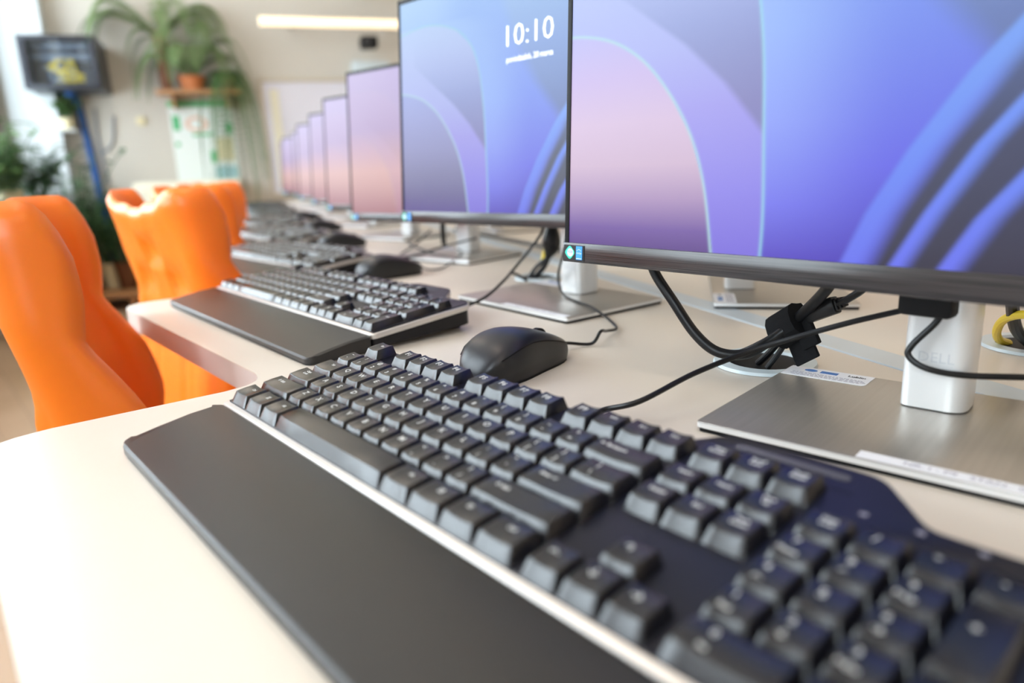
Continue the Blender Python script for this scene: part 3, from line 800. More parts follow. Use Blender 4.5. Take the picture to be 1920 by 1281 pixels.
def make_monitor(base=(0, 0, 0), base_yaw=0.0, neck=(0, 0), pyaw=0.0, tilt=3.2, mz=85.0, mo=47.8, scr='near', stickers=True, badge=True, noff=98.1, bW=210., bD=150.):
    """base: front-left corner of the foot plate (world, mm). Panel yaw in degrees."""
    by = math.radians(base_yaw)
    root = empty('monitor', (base[0] * MM, base[1] * MM, DESK), by)
    bm = bmesh.new(); prism(bm, [(x * MM, y * MM) for x, y in rounded(rect(1, bW - 1, 1, bD - 1), 3, 3)], .0002, .0030); mk('base_rubber', bm, 'rubber', root)
    bm = bmesh.new(); prism(bm, [(x * MM, y * MM) for x, y in rounded(rect(0, bW, 0, bD), 3, 3)], .0030, .0068, mi=0, mi_side=1, bev=.0006); bp_ = mk('base_plate', bm, ['base', 'stand'], root)
    nx, ny = bW / 2, noff
    nW, nD = 36.0, 36.0
    # neck: rounded prism, leaning very slightly and going up behind the panel
    bm = bmesh.new()
    prf = rounded([(-nW / 2, 0), (nW / 2, 0), (nW / 2, nD), (-nW / 2, nD)], [6, 12, 12, 6], 6)
    zz = [.0068, .0074, .255]
    prism(bm, [((nx + x) * MM, (ny + y) * MM) for x, y in prf], .0075, .270, bev=.001)
    nk = mk('neck', bm, 'stand', root, angle=45)
    bm = bmesh.new(); prism(bm, [((nx + x * .97) * MM, (ny + 17 + (y - 17) * .97) * MM) for x, y in prf], .0068, .0076); mk('neck_seam', bm, 'rubber', nk, smooth=False)
    tb = text_bm('DELL', 9.0)
    bm = bmesh.new(); merge(bm, tb, Matrix.Translation((nx * MM, (ny - .1) * MM, .040)) @ Matrix.Rotation(math.pi / 2, 4, 'X') @ Matrix.Diagonal((MM, MM, MM, 1)), 0)
    mk('maker_mark', bm, 'faint', nk, smooth=False)
    # panel
    pl = bpy.data.objects.new('panel', None)
    py = math.radians(pyaw - base_yaw)
    PM = Matrix.Translation((nx * MM, ny * MM, mz * MM)) @ Matrix.Rotation(py, 4, 'Z') @ Matrix.Translation((0, -mo * MM, 0)) @ Matrix.Rotation(-math.radians(tilt), 4, 'X')
    hw = SWm / 2 * MM; H_ = SHm * MM
    def part(name, bm_, m_, par=root, **k):
        o = mk(name, bm_, m_, par, **k)
        o.matrix_local = PM
        return o
    # local panel frame: x width, y depth (positive to the back), z up, front glass at y = 0
    bm = bmesh.new()
    prism(bm, [(x, y) for x, y in rounded([(-hw, .0012), (hw, .0012), (hw, .010), (hw - .05, .024), (-hw + .05, .024), (-hw, .010)], [.001, .001, .003, .01, .01, .003], 3)], 0.001, H_)
    bk = part('back_housing', bm, 'housing')
    bm = bmesh.new()
    t_ = .0045
    box(bm, -hw, -hw + t_, -.0006, .0012, BZ * MM, H_, .0003); box(bm, hw - t_, hw, -.0006, .0012, BZ * MM, H_, .0003); box(bm, -hw + t_, hw - t_, -.0006, .0012, H_ - .006, H_, .0003)
    fr_ = part('screen_border', bm, 'rubber')
    bm = bmesh.new(); box(bm, -hw - .0004, hw + .0004, -.0022, .0100, 0, BZ * MM, .0008)
    be = part('bottom_bezel', bm, 'bezel')
    so = bpy.data.objects.new('screen', SCR[scr]); C.objects.link(so); so.parent = root
    so.matrix_local = PM @ Matrix.Translation((0, 0.0002, BZ * MM))
    bm = bmesh.new(); box(bm, -.045, .045, .022, ny * 0 + mo * MM - .0005, .105, .20, .004); part('bracket', bm, 'stand')
    if badge:
        # two stickers on the lower left of the bezel
        bm = bmesh.new(); x0_ = -hw + .0015
        box(bm, x0_, x0_ + .0225, -.0026, -.0022, .0018, BZ * MM - .0018)
        lab = mk('sticker_strip', bm, 'kb_body', be, smooth=False); lab.matrix_local = Matrix.Identity(4)
        bm = bmesh.new(); cx_, cz_, r_ = x0_ + .0068, BZ / 2 * MM, .0062
        pts = rounded([(cx_ - r_, cz_), (cx_, cz_ - r_), (cx_ + r_, cz_), (cx_, cz_ + r_)], .0028, 5)
        f_ = bm.faces.new([bm.verts.new((x, -.0028, z)) for x, z in pts]); f_.material_index = 0
        f_ = bm.faces.new([bm.verts.new((cx_ + .0006 + .0034 * math.cos(a), -.0029, cz_ + .0034 * math.sin(a))) for a in np.linspace(0, 2 * math.pi, 24, endpoint=False)]); f_.material_index = 1
        merge(bm, text_bm('TCO', 2.6, bold=.05), Matrix.Translation((cx_ + .0006, -.0030, cz_ + .0004)) @ Matrix.Rotation(math.pi / 2, 4, 'X') @ Matrix.Diagonal((MM, MM, MM, 1)), 2)
        mk('eco_badge', bm, ['teal', 'badge_light', 'navy'], lab, smooth=False)
        bm = bmesh.new(); ex = x0_ + .0140; box(bm, ex, ex + .0068, -.0029, -.0026, .0024, BZ * MM - .0024)
        tb = text_bm('energy', 2.1); merge(bm, tb, Matrix.Translation((ex + .0034, -.0031, cz_)) @ Matrix.Rotation(math.pi / 2, 4, 'X') @ Matrix.Diagonal((MM, MM, MM, 1)), 1)
        arc = [bm.verts.new((ex + .0034 + rr * math.cos(a), -.0031, cz_ + .0002 + rr * math.sin(a))) for rr, rng in ((.0028, np.linspace(.5, 2.6, 8)), (.0025, np.linspace(2.6, .5, 8))) for a in rng]
        bm.faces.new(arc).material_index = 1
        box(bm, ex + .0006, ex + .0062, -.00305, -.0029, .0030, .0036, mi=1)
        mk('energy_badge', bm, ['badge_blue', 'badge_light'], lab, smooth=False)
    if stickers:
        bm = bmesh.new()
        prism(bm, [(x * MM, y * MM) for x, y in rounded([(1.0, bD - 25), (59, bD - 25), (59, bD - 1.0), (1.0, bD - 1.0)], [0, 4, 0, 0], 4)], .0068, .0070)
        st_ = mk('inventory_label', bm, 'white', bp_, smooth=False)
        bm = bmesh.new()
        f_ = bm.faces.new([bm.verts.new(((17 + 4.6 * math.cos(a)) * MM, (bD - 8 + 3.2 * math.sin(a)) * MM, .0071)) for a in np.linspace(0, 2 * math.pi, 24, endpoint=False)]); f_.material_index = 0
        box(bm, .024, .036, (bD - 11) * MM, (bD - 5.5) * MM, .0070, .0071, mi=0)
        merge(bm, text_bm('Lublin', 5.0, bold=.1), Matrix.Translation((.049, (bD - 8) * MM, .0072)) @ Matrix.Diagonal((MM, MM, MM, 1)), 1)
        for j in range(4):
            x = 6 + (j % 2)
            while x < 55:
                w_ = random.uniform(1.2, 4)
                box(bm, x * MM, (x + w_) * MM, (bD - 15.5 - j * 2.1) * MM, (bD - 14.7 - j * 2.1) * MM, .0070, .0071, mi=2); x += w_ + .8
        mk('label_print', bm, ['logo_blue', 'ink', 'greyink'], st_, smooth=False)
        bm = bmesh.new(); box(bm, .092, .205, .0008, .0105, .0068, .0070); st2 = mk('number_label', bm, 'white', bp_, smooth=False)
        bm = bmesh.new(); merge(bm, text_bm('NR. I - P9   STAN.  02   D.I.S.', 6.0), Matrix.Translation((.150, .0056, .0072)) @ Matrix.Diagonal((MM, MM, MM, 1)), 0)
        mk('label_print', bm, 'greyink', st2, smooth=False)
    return root, so
mon1, scr1 = make_monitor(base=(226.9, 201.0), base_yaw=6.5, pyaw=-0.6, tilt=3.16, mz=85.05, scr='near')
tag(mon1, 'nearest monitor, large at the right, blue abstract picture cut by the frame', 'monitor', 'own row of monitors')
mon2, scr2 = make_monitor(base=(-254.8, 376.2), base_yaw=-3.6, pyaw=4.5, tilt=4.05, mz=92.3, scr='cool')
tag(mon2, 'second monitor showing the white clock 10:10 on a blue picture', 'monitor', 'own row of monitors')
w_, h_ = (SWm - 9) * MM, (SHm - BZ - 6) * MM
for s_, (u0, u1, v0), size, bold in (('10:10', (.388, .525, .745), 34, -.55), ('poniedziałek, 20 marca', (.388, .525, .646), 8.4, .02)):
    bm = bmesh.new(); tb = text_bm(s_, size, bold=bold)
    xs = [v.co.x for v in tb.verts]; sx = (u1 - u0) * w_ / (max(xs) - min(xs)); ys = [v.co.y for v in tb.verts]
    sz = sx * 0.93 if size > 20 else sx * 1.1
    cx = (max(xs) + min(xs)) / 2; cy = (max(ys) + min(ys)) / 2
    merge(bm, tb, Matrix.Translation((((u0 + u1) / 2 - .5) * w_, -.0004, v0 * h_)) @ Matrix.Rotation(math.pi / 2, 4, 'X') @ Matrix.Diagonal((sx, sz, 1, 1)) @ Matrix.Translation((-cx, -cy, 0)), 0)
    mk('clock_text', bm, 'clock', scr2, smooth=False)
MONL = ['third monitor from the camera, pink tinted screen', 'fourth monitor, narrow pink screen beyond the third', 'fifth monitor, narrow blurred pink screen', 'sixth monitor, very narrow blurred pink screen',
        'seventh monitor, a thin blurred sliver', 'eighth monitor, small blurred sliver near the whiteboard', 'farthest monitor of the row, before the whiteboard']
# (neck x, neck y, panel yaw, panel height)
MON = [(-625, 665, 10, 0), (-1096, 838, 8, 0), (-1566, 1011, 6, 0), (-2036, 1184, 7, 0), (-2505, 1357, 3, 0), (-2975, 1530, 8, 0), (-3440, 1703, 4, 0)]
proto3 = None
for i, (nx, ny, ya, mz) in enumerate(MON):
    nx, ny = nx, ny
    if proto3 is None:
        proto3, _ = make_monitor(base=(0, 0), base_yaw=0, pyaw=0, tilt=4, mz=67, scr='warm'); o = proto3
    else: o = copy_tree(proto3)
    a_ = math.radians(ya)
    off = Matrix.Rotation(a_, 2) @ Vector((105, 98.1))
    o.location = ((nx - off.x) * MM, (ny - off.y) * MM, DESK); o.rotation_euler = (0, 0, a_)
    tag(o, MONL[i], 'monitor', 'own row of monitors')
# opposite row: monitors seen from behind, under ours
opp = None
for i, (x, y, lb) in enumerate([(-10, 660, 'opposite monitor seen through the gap under the nearest monitor'), (-500, 850, 'opposite monitor glimpsed behind the second monitor'), (-990, 1045, 'opposite monitor far behind the third monitor')]):
    a_ = math.radians(160 if i else 168)
    if opp is None:
        opp, _ = make_monitor(base=(0, 0), scr='warm', badge=False, mz=150, tilt=4); o = opp
    else: o = copy_tree(opp)
    off = Matrix.Rotation(a_, 2) @ Vector((105, 98.1 + 17))
    o.location = ((x - off.x) * MM, (y - off.y) * MM, DESK)
    if i == 0: a_ = math.radians(125.6); o.location = (.150, .606, DESK)
    o.rotation_euler = (0, 0, a_)
    tag(o, lb, 'monitor', 'opposite row of monitors')

# ------------------------------------------------------------------ cables and plugs behind the monitors
o = cable('power_cable', [(112, 300, 92), (118, 300, 76), (136, 300, 55), (155, 302, 32), (173, 305, 20), (190, 315, 19), (200, 330, 27), (211, 340, 39), (221, 340, 50), (237, 330, 65), (250, 318, 78), (258, 312, 92)], 4.0, n=10, seg=14)
tag(o, 'thick black cable looping down in a U under the nearest monitor', 'cable')
o = cable('display_cable', [(147, 350, 1), (165, 352, 8), (185, 350, 20), (205, 348, 34), (222, 346, 46)], 3.2); tag(o, 'thickest black cable rising from the left side of the near grommet', 'cable', 'cables from the near grommet')
o = cable('display_cable', [(192, 345, 2), (200, 347, 15), (208, 347, 30), (215, 346, 40)], 2.2); tag(o, 'thinnest black cord rising from the near grommet, nearest the monitor base', 'cable', 'cables from the near grommet')
o = cable('display_cable', [(180, 352, 2), (190, 349, 12), (203, 347, 28), (212, 346, 38)], 2.6); tag(o, 'middle black cable rising from the near grommet, between two others', 'cable', 'cables from the near grommet')
# velcro tie
bm = bmesh.new()
c0 = Vector((.208, .345, DESK + .038)); dirv = Vector((.9, -.25, .62)).normalized()
side = dirv.cross(Vector((0, 0, 1))).normalized(); up = side.cross(dirv)
ringN = 14
sect = []
for j in range(5):
    p = c0 + dirv * (.0065 * (j - 2))
    sect.append([p + side * (.0105 * math.cos(2 * math.pi * k / ringN)) + up * (.0125 + .001 * ((k * 3) % 4)) * math.sin(2 * math.pi * k / ringN) for k in range(ringN)])
vv = [[bm.verts.new(p) for p in r] for r in sect]
for j in range(4):
    for k in range(ringN): bm.faces.new((vv[j][k], vv[j + 1][k], vv[j + 1][(k + 1) % ringN], vv[j][(k + 1) % ringN]))
bm.faces.new(vv[0][::-1]); bm.faces.new(vv[-1])
mt_ = Matrix((( *dirv, 0), (*side, 0), (*up, 0), (0, 0, 0, 1))).transposed(); mt_.translation = c0
box(bm, -.010, .013, -.004, -.001, -.030, -.010, .001, mtx=mt_)
box(bm, .004, .020, -.003, 0.001, -.022, .004, .001, mtx=mt_)
o = mk('cable_tie', bm, 'velcro', angle=30); tag(o, 'ragged black velcro tie wrapped round the cables beside the near monitor neck', 'cable tie')
# connector
cn = empty('display_connector', (0, 0, DESK)); tag(cn, 'black display cable plug rising from the velcro tie', 'connector')
d0 = Vector((.222, .343, .048)); d1 = Vector((.246, .338, .060)); dv = (d1 - d0).normalized(); sd = dv.cross(Vector((0, 0, 1))).normalized(); uu = sd.cross(dv)
mt_ = Matrix(((*dv, 0), (*sd, 0), (*uu, 0), (0, 0, 0, 1))).transposed(); mt_.translation = d0
bm = bmesh.new(); box(bm, 0, .027, -.004, .004, -.0062, .0062, .0015, mtx=mt_); mk('plug_body', bm, 'cable', cn)
bm = bmesh.new()
for j in range(3): box(bm, .027 + j * .0028, .029 + j * .0028, -.003 + j * .0004, .003 - j * .0004, -.0045 + j * .0005, .0045 - j * .0005, .0006, mtx=mt_)
tube(bm, [d1, Vector((.256, .334, .066)), Vector((.268, .329, .076)), Vector((.276, .322, .092))], .0026); mk('lead', bm, 'cable', cn)
# plug block under the near monitor and the cord looping from it
bm = bmesh.new(); box(bm, .302, .329, .318, .324, DESK + .070, DESK + .095, .003); box(bm, .299, .329, .300, .3175, DESK + .066, DESK + .084, .003)
o = mk('usb_plug', bm, 'rubber'); tag(o, 'black plug block under the edge of the nearest monitor, before its neck', 'plug')
o = cable('cable', [(322, 309, 70), (319, 306, 62), (309, 303, 48), (308, 302, 41), (318, 303, 35), (335, 312, 32), (362, 330, 32), (420, 380, 30), (470, 430, 20)], 1.9); o.name = 'usb_cable'; tag(o, 'thin black cord looping across the near monitor neck to the right', 'cable')
o = cable('network_cable', [(300, 540, 1), (298, 520, 8), (301, 500, 20), (311, 480, 34), (334, 452, 45), (380, 430, 50), (450, 420, 40)], 3.2, 'yellow'); tag(o, 'yellow network cable bending out of the grommet at the right edge', 'cable')
o = cable('power_cable', [(318, 540, 1), (315, 505, 18), (316, 480, 34), (320, 450, 60), (322, 430, 90)], 4.5); tag(o, 'black cable strap rising beside the yellow network cable', 'cable')
bm = bmesh.new(); box(bm, .335, .50, .43, .46, DESK + .052, DESK + .075, .004); o = mk('power_strip', bm, 'rubber'); 
tag(o, 'dark cable block behind the near monitor, right of its neck', 'power strip')
# second monitor cluster
o = cable('keyboard_cable', [(-166, 300, 6), (-190, 330, 4), (-169, 352, 16), (-192, 400, 26), (-215, 440, 36), (-203, 458, 60), (-186, 462, 80), (-180, 462, 96)], 1.8); tag(o, 'black cord slanting across the second monitor base to its panel', 'cable')
o = cable('display_cable', [(-300, 505, 16), (-296, 520, 8), (-288, 525, 2)], 2.2); tag(o, 'short black cord end behind the second monitor base', 'cable')
pb = empty('power_plug', (0, 0, DESK)); tag(pb, 'black round plug hanging behind the second monitor, beside its neck', 'plug')
bm = bmesh.new(); tube(bm, [mmv(p) for p in ((-268, 560, 82), (-270, 560, 62), (-272, 560, 46), (-276, 558, 34))], lambda s_: (.006 + .008 * math.sin(math.pi * min(1, s_ * 1.05)))); mk('plug_body', bm, 'cable', pb)
bm = bmesh.new(); tube(bm, [mmv(p) for p in ((-275, 558, 34), (-284, 556, 18), (-300, 552, 2))], .004); tube(bm, [mmv(p) for p in ((-277, 556, 32), (-296, 550, 16), (-305, 545, 1))], .003); mk('lead', bm, 'cable', pb)
bm = bmesh.new(); tube(bm, [mmv(p) for p in ((-300, 590, 90), (-312, 600, 62), (-322, 600, 40), (-330, 600, 20))], .005); o = mk('network_cable', bm, 'yellow'); o.location = (0, 0, DESK); tag(o, 'yellow network cable behind the second monitor neck', 'cable')
# cords hanging under the third and further monitors
o = cable('display_cable', [(-640, 640, 92), (-650, 640, 70), (-655, 642, 45), (-657, 644, 22)], 5.0); tag(o, 'black plug and cord hanging under the third monitor', 'cable')
o = cable('mouse_cable', [(-560, 600, 6), (-640, 610, 8), (-740, 620, 20), (-860, 700, 12), (-960, 760, 5)], 2.0); tag(o, 'thin black cord lying across the third monitor base', 'cable')
o = cable('mouse_cable', [(-548, 640, 40), (-600, 600, 25), (-640, 560, 10), (-700, 570, 6), (-760, 640, 14), (-780, 700, 40)], 2.0); tag(o, 'thin black cord hanging in front of the third monitor neck', 'cable')
o = cable('power_cable', [(-380, 760, 6), (-700, 860, 6), (-1050, 960, 8)], 4.0); tag(o, 'straight black cable along the opposite desk behind the third neck', 'cable')

# ------------------------------------------------------------------ chairs
def make_chair():
    ch = empty('school_chair', (0, 0, 0))
    Z0, Z1 = 440., 893.
    NSg, NH = 56, 30
    def outline(h):      # h 0..1 bottom to top ; returns half width and wing depth
        hw = 144 + 12 * (1 - h) + 4 * math.sin(h * 5)
        dp = np.interp(h, [0, .12, .28, .45, .61, .76, .88, 1], [70, 80, 92, 92, 74, 50, 68, 80])
        return hw, dp
    def pt(s_, h, off):
        a = abs(s_); hw, dp = outline(h)
        # top contour: central dip, two lobes, falling wings
        lobe = 0
        lobe -= 22 * (1 - float(smooth(.34, .62, a)))
        lobe -= 8 * math.exp(-(s_ / .14) ** 4)
        lobe -= 50 * max(0, (a - .84) / .16) ** 2.3
        z = Z0 + (Z1 - Z0) * h + lobe * h ** 4
        back = -190 - 26 * h + 34 * math.sin(math.pi * h) * .9 - 20 * float(smooth(.62, .25, h) if False else (1 - smooth(.25, .62, h)))          # rear line leans back with a lumbar bulge
        rc = min(70., dp * .62)
        L1 = hw - rc; L2 = math.pi / 2 * rc; L3 = max(dp - rc, 12)
        tot = L1 + L2 + L3; d = a * tot
        sg = 1 if s_ >= 0 else -1
        if d < L1: x, y, nx, ny = d, 0, 0, -1
        elif d < L1 + L2:
            th = (d - L1) / rc; x, y, nx, ny = L1 + rc * math.sin(th), rc - rc * math.cos(th), math.sin(th), -math.cos(th)
        else: x, y, nx, ny = hw + .0 * (d - L1 - L2), rc + (d - L1 - L2), 1, 0
        return Vector(((x + nx * off) * sg, back + y + ny * off, z))
    def th(s_, h):       # half thickness, thin at the rims
        a = abs(s_)
        k = min(1, (1 - a) / .10, (1 - h) / .07, (h + .05) / .05); k = max(0, k)
        return 12 * math.sqrt(1 - (1 - k) ** 2) + .5
    def relief(s_, h):   # moulded recesses on the rear face
        a = abs(s_); r_ = 0
        r_ -= 9 * smooth(.02, .06, .20 - a) * smooth(0, .03, h - .74) * smooth(0, .03, .86 - h)
        r_ -= 8 * float(smooth(.0, .04, .46 - a) * smooth(0, .02, h - .62) * smooth(0, .02, .72 - h) * smooth(0, .04, a - .14))
        r_ += 5 * float(smooth(0, .03, .60 - a) * smooth(0, .03, a - .44) * smooth(0, .03, h - .05) * smooth(0, .05, .62 - h))
        r_ -= 6 * float(smooth(0, .02, .26 - a) * smooth(0, .02, a - .20) * smooth(0, .05, .5 - h))
        return r_
    bm = bmesh.new()
    go = []; gi = []
    for j in range(NH + 1):
        h = 1 - (1 - j / NH) ** 1.0
        go.append([]); gi.append([])
        for i in range(NSg + 1):
            s_ = -1 + 2 * i / NSg
            t_ = th(s_, h)
            go[j].append(bm.verts.new(pt(s_, h, t_ + float(relief(s_, h))) * MM)); gi[j].append(bm.verts.new(pt(s_, h, -t_) * MM))
    for j in range(NH):
        for i in range(NSg):
            bm.faces.new((go[j][i], go[j][i + 1], go[j + 1][i + 1], go[j + 1][i])); bm.faces.new((gi[j][i + 1], gi[j][i], gi[j + 1][i], gi[j + 1][i + 1]))
    for i in range(NSg):
        bm.faces.new((go[NH][i], go[NH][i + 1], gi[NH][i + 1], gi[NH][i])); bm.faces.new((go[0][i + 1], go[0][i], gi[0][i], gi[0][i + 1]))
    for j in range(NH):
        bm.faces.new((go[j][NSg], gi[j][NSg], gi[j + 1][NSg], go[j + 1][NSg])); bm.faces.new((go[j + 1][0], gi[j + 1][0], gi[j][0], go[j][0]))
    mk('backrest', bm, 'orange', ch, angle=70)
    bm = bmesh.new()
    pts = rounded([(-158, -200), (158, -200), (175, 60), (140, 190), (-140, 190), (-175, 60)], [60, 60, 60, 50, 50, 60], 6)
    prism(bm, [(x * MM, y * MM) for x, y in pts], .432, lambda x, y: .455 - .35 * max(0, y - .12) ** 2 * 10, bev=.006, seg=3)
    mk('seat', bm, 'orange', ch, angle=50)
    for sx in (-1, 1):
        for y0, y1 in ((120, 190), (-150, -225)):
            bm = bmesh.new(); tube(bm, [Vector((sx * .13, y0 * MM * .8, .425)), Vector((sx * .165, y0 * MM, .41)), Vector((sx * .20, y1 * MM, .012))], .0125, n=6); mk('leg', bm, 'steel', ch)
    return ch
chair = make_chair()
CH = [(-0.339, 0.128, -14, 'nearest orange plastic chair, cut by the left side of the photo', ),
      (-0.862, 0.370, 8, 'second orange chair, its pale lit rear towards the camera'),
      (-1.357, 0.568, 8, 'third orange chair, beyond the pale backed second one'),
      (-1.854, 0.766, 7, 'fourth orange chair in line, blurred near the far keyboards'),
      (-2.350, 0.964, 7, 'fifth orange chair in line, hardly showing')]
for i, (x, y, a_, lb) in enumerate(CH):
    o = chair if i == 0 else copy_tree(chair)
    o.location = (x, y, 0); o.rotation_euler = (0, 0, math.radians(a_)); tag(o, lb, 'chair', 'orange school chairs along the desk')

# ------------------------------------------------------------------ far wall and its things
def on_far(name, l, z, a=WA1): # yaw so that local x runs to the image right, local -y faces the camera
    return empty(name, room(a, l, z), ROOM_YAW - math.pi / 2)
# poster
p = on_far('poster', .48, .855); tag(p, 'white poster with a green header on the far wall', 'poster')
bm = bmesh.new(); box(bm, 0, .46, -.006, -.001, 0, .645); mk('sheet', bm, 'paper', p, smooth=False)
def pr_(x0, x1, z0, z1, m_):
    bm_ = bmesh.new(); box(bm_, x0, x1, -.0075, -.0062, z0, z1); mk('printed_block', bm_, m_, p, smooth=False)
pr_(0, .44, .605, .645, 'pgreen'); pr_(.02, .07, .43, .54, 'pgreen'); pr_(.26, .30, .18, .27, 'pgreen'); pr_(.40, .45, .40, .48, 'pgreen'); pr_(.15, .30, .385, .405, 'pgreen'); pr_(.28, .455, .02, .15, 'pteal'); pr_(.31, .44, .19, .37, 'cream'); pr_(.02, .05, .31, .34, 'pgreen'); 
bm = bmesh.new(); lathe_pts = [bm.verts.new((.19 + r_ * math.cos(a), -.0078, .475 + r_ * .7 * math.sin(a))) for r_ in (.085, .05) for a in np.linspace(0, 2 * math.pi, 24, endpoint=False)]
for k in range(24): bm.faces.new((lathe_pts[k], lathe_pts[(k + 1) % 24], lathe_pts[24 + (k + 1) % 24], lathe_pts[24 + k]))
mk('printed_ring', bm, 'ppeach', p, smooth=False)
# rack cabinet
rk = on_far('network_cabinet', 1.300, 1.545, WA1 - .46); tag(rk, 'black wall-mounted network cabinet with glass door and yellow cables', 'network cabinet')
RWd, RH, RD = .46, .345, .44
bm = bmesh.new()
box(bm, 0, RWd, 0.01, RD, 0, .012); box(bm, 0, RWd, 0.01, RD, RH - .012, RH); box(bm, 0, .012, .01, RD, .012, RH - .012); box(bm, RWd - .012, RWd, .01, RD, .012, RH - .012); box(bm, .012, RWd - .012, RD - .01, RD, .012, RH - .012)
mk('casing', bm, 'rack', rk, smooth=False)
bm = bmesh.new()
box(bm, 0, RWd, -.012, .009, 0, .03, .002); box(bm, 0, RWd, -.012, .009, RH - .03, RH, .002); box(bm, 0, .045, -.012, .009, .03, RH - .03, .002); box(bm, RWd - .045, RWd, -.012, .009, .03, RH - .03, .002)
dr = mk('door', bm, 'rack', rk)
bm = bmesh.new(); box(bm, .045, RWd - .045, -.004, 0.0, .03, RH - .03); mk('pane', bm, 'rack_glass', dr, smooth=False)
bm = bmesh.new()
for z0, z1 in ((.27, .31), (.20, .24)): box(bm, .05, RWd - .05, .08, .30, z0, z1, .002)
mk('switch_panel', bm, 'rack_panel', rk)
for k in range(9):
    bm = bmesh.new(); x = .16 + .025 * k
    tube(bm, [Vector((.20 + .012 * k, .07, .20)), Vector((x * .8 + random.uniform(-.02, .05), .035, .14)), Vector((.30 + random.uniform(-.16, .08), .03, .09)), Vector((.27 + random.uniform(-.15, .10), .05, .05)), Vector((.24 + random.uniform(-.15, .12), .06, .06 + .006 * k))], .008 if k % 3 else .007, seg=6, n=4)
    mk('patch_cable', bm, 'yellow' if k % 3 else 'rack_panel', rk)
o = None
bm = bmesh.new(); q0 = room(WA1 - .03, 1.085, 1.55); q1 = room(WA1 - .03, 1.045, .95); q2 = room(WA1 - .03, 1.02, .30)
tube(bm, [room(WA1 - .25, 1.09, 1.546), q0.lerp(q1, .1), q1, q2], .026); o = mk('cable_conduit', bm, 'blue'); tag(o, 'blue bundle of cables running down the wall from the network cabinet', 'cable bundle')
bm = bmesh.new()
for (l0, z0), (l1, z1), (l2, z2) in (((.86, 1.40), (.90, 1.20), (1.0, 1.12)), ((.98, 1.45), (.99, 1.2), (.97, .9))):
    tube(bm, [room(WA1 - .012, l0, z0), room(WA1 - .012, l1, z1), room(WA1 - .012, l2, z2)], .008, seg=6)
o = mk('wall_cable', bm, 'grey'); tag(o, 'thin grey cable drooping on the far wall right of the blue bundle', 'cable')
bm = bmesh.new(); v0 = on_far('wall_socket', .68, 1.36); box(bm, -.03, .03, -.02, 0, -.03, .03, .004); mk('cover', bm, 'cream', v0); tag(v0, 'small cream socket on the far wall between cabinet and poster', 'socket')
# whiteboard
wb = on_far('whiteboard', -.20, .74); tag(wb, 'large pale framed whiteboard on the far wall behind the monitors', 'whiteboard')
bm = bmesh.new(); box(bm, .03, 1.77, -.022, -.001, .03, .90); mk('writing_surface', bm, 'board', wb, smooth=False)
bm = bmesh.new()
for q in ((0, 1.80, 0, .03), (0, 1.80, .90, .93), (0, .03, .03, .90), (1.77, 1.80, .03, .90)): box(bm, q[0], q[1], -.035, -.001, q[2], q[3], .003)
mk('frame', bm, 'board_frame', wb)
bm = bmesh.new(); box(bm, .08, .15, -.028, -.0225, .06, .84); mk('cream_strip', bm, 'cream_box', wb, smooth=False)  # flat cream strip on the writing surface
# board lamps
for i, (l, z, ln, lb) in enumerate(((-.25, 2.03, 1.25, 'warm lit board lamp bar above the whiteboard'), (-.84, 2.29, 1.25, 'upper lamp bar cut by the top of the photo'))):
    lp = on_far('board_lamp', l, z, WA1 - .35); tag(lp, lb, 'lamp')
    bm = bmesh.new(); box(bm, 0, ln, .03, .06, -.03, .04, .004)
    for x in (.25, ln - .25): box(bm, x - .012, x + .012, .06, .348, .0, .02)
    mk('housing', bm, 'lampbody', lp)
    bm = bmesh.new(); tube(bm, [Vector((.005, 0, 0)), Vector((ln - .005, 0, 0))], .034, seg=16, smooth=False); mk('tube', bm, 'tube', lp)
pj = on_far('projector', -1.0, 1.86, WA1 - .30); tag(pj, 'small black device mounted below the lit lamp bar', 'projector')
bm = bmesh.new(); box(bm, 0, .13, -.06, .08, 0, .085, .015); mk('body', bm, 'rubber', pj)
bm = bmesh.new(); tube(bm, [Vector((.04, -.06, .04)), Vector((.04, -.085, .035))], .03, seg=16, smooth=False); mk('lens', bm, 'housing', pj)
bm = bmesh.new(); box(bm, .055, .075, .08, .299, .03, .055); mk('bracket', bm, 'housing', pj)
sb = on_far('speaker_box', -.95, 1.70, WA1); tag(sb, 'light grey box on the far wall under the black device', 'box')
bm = bmesh.new(); box(bm, 0, .30, -.12, 0, 0, .09, .006); mk('body', bm, 'grommet', sb)
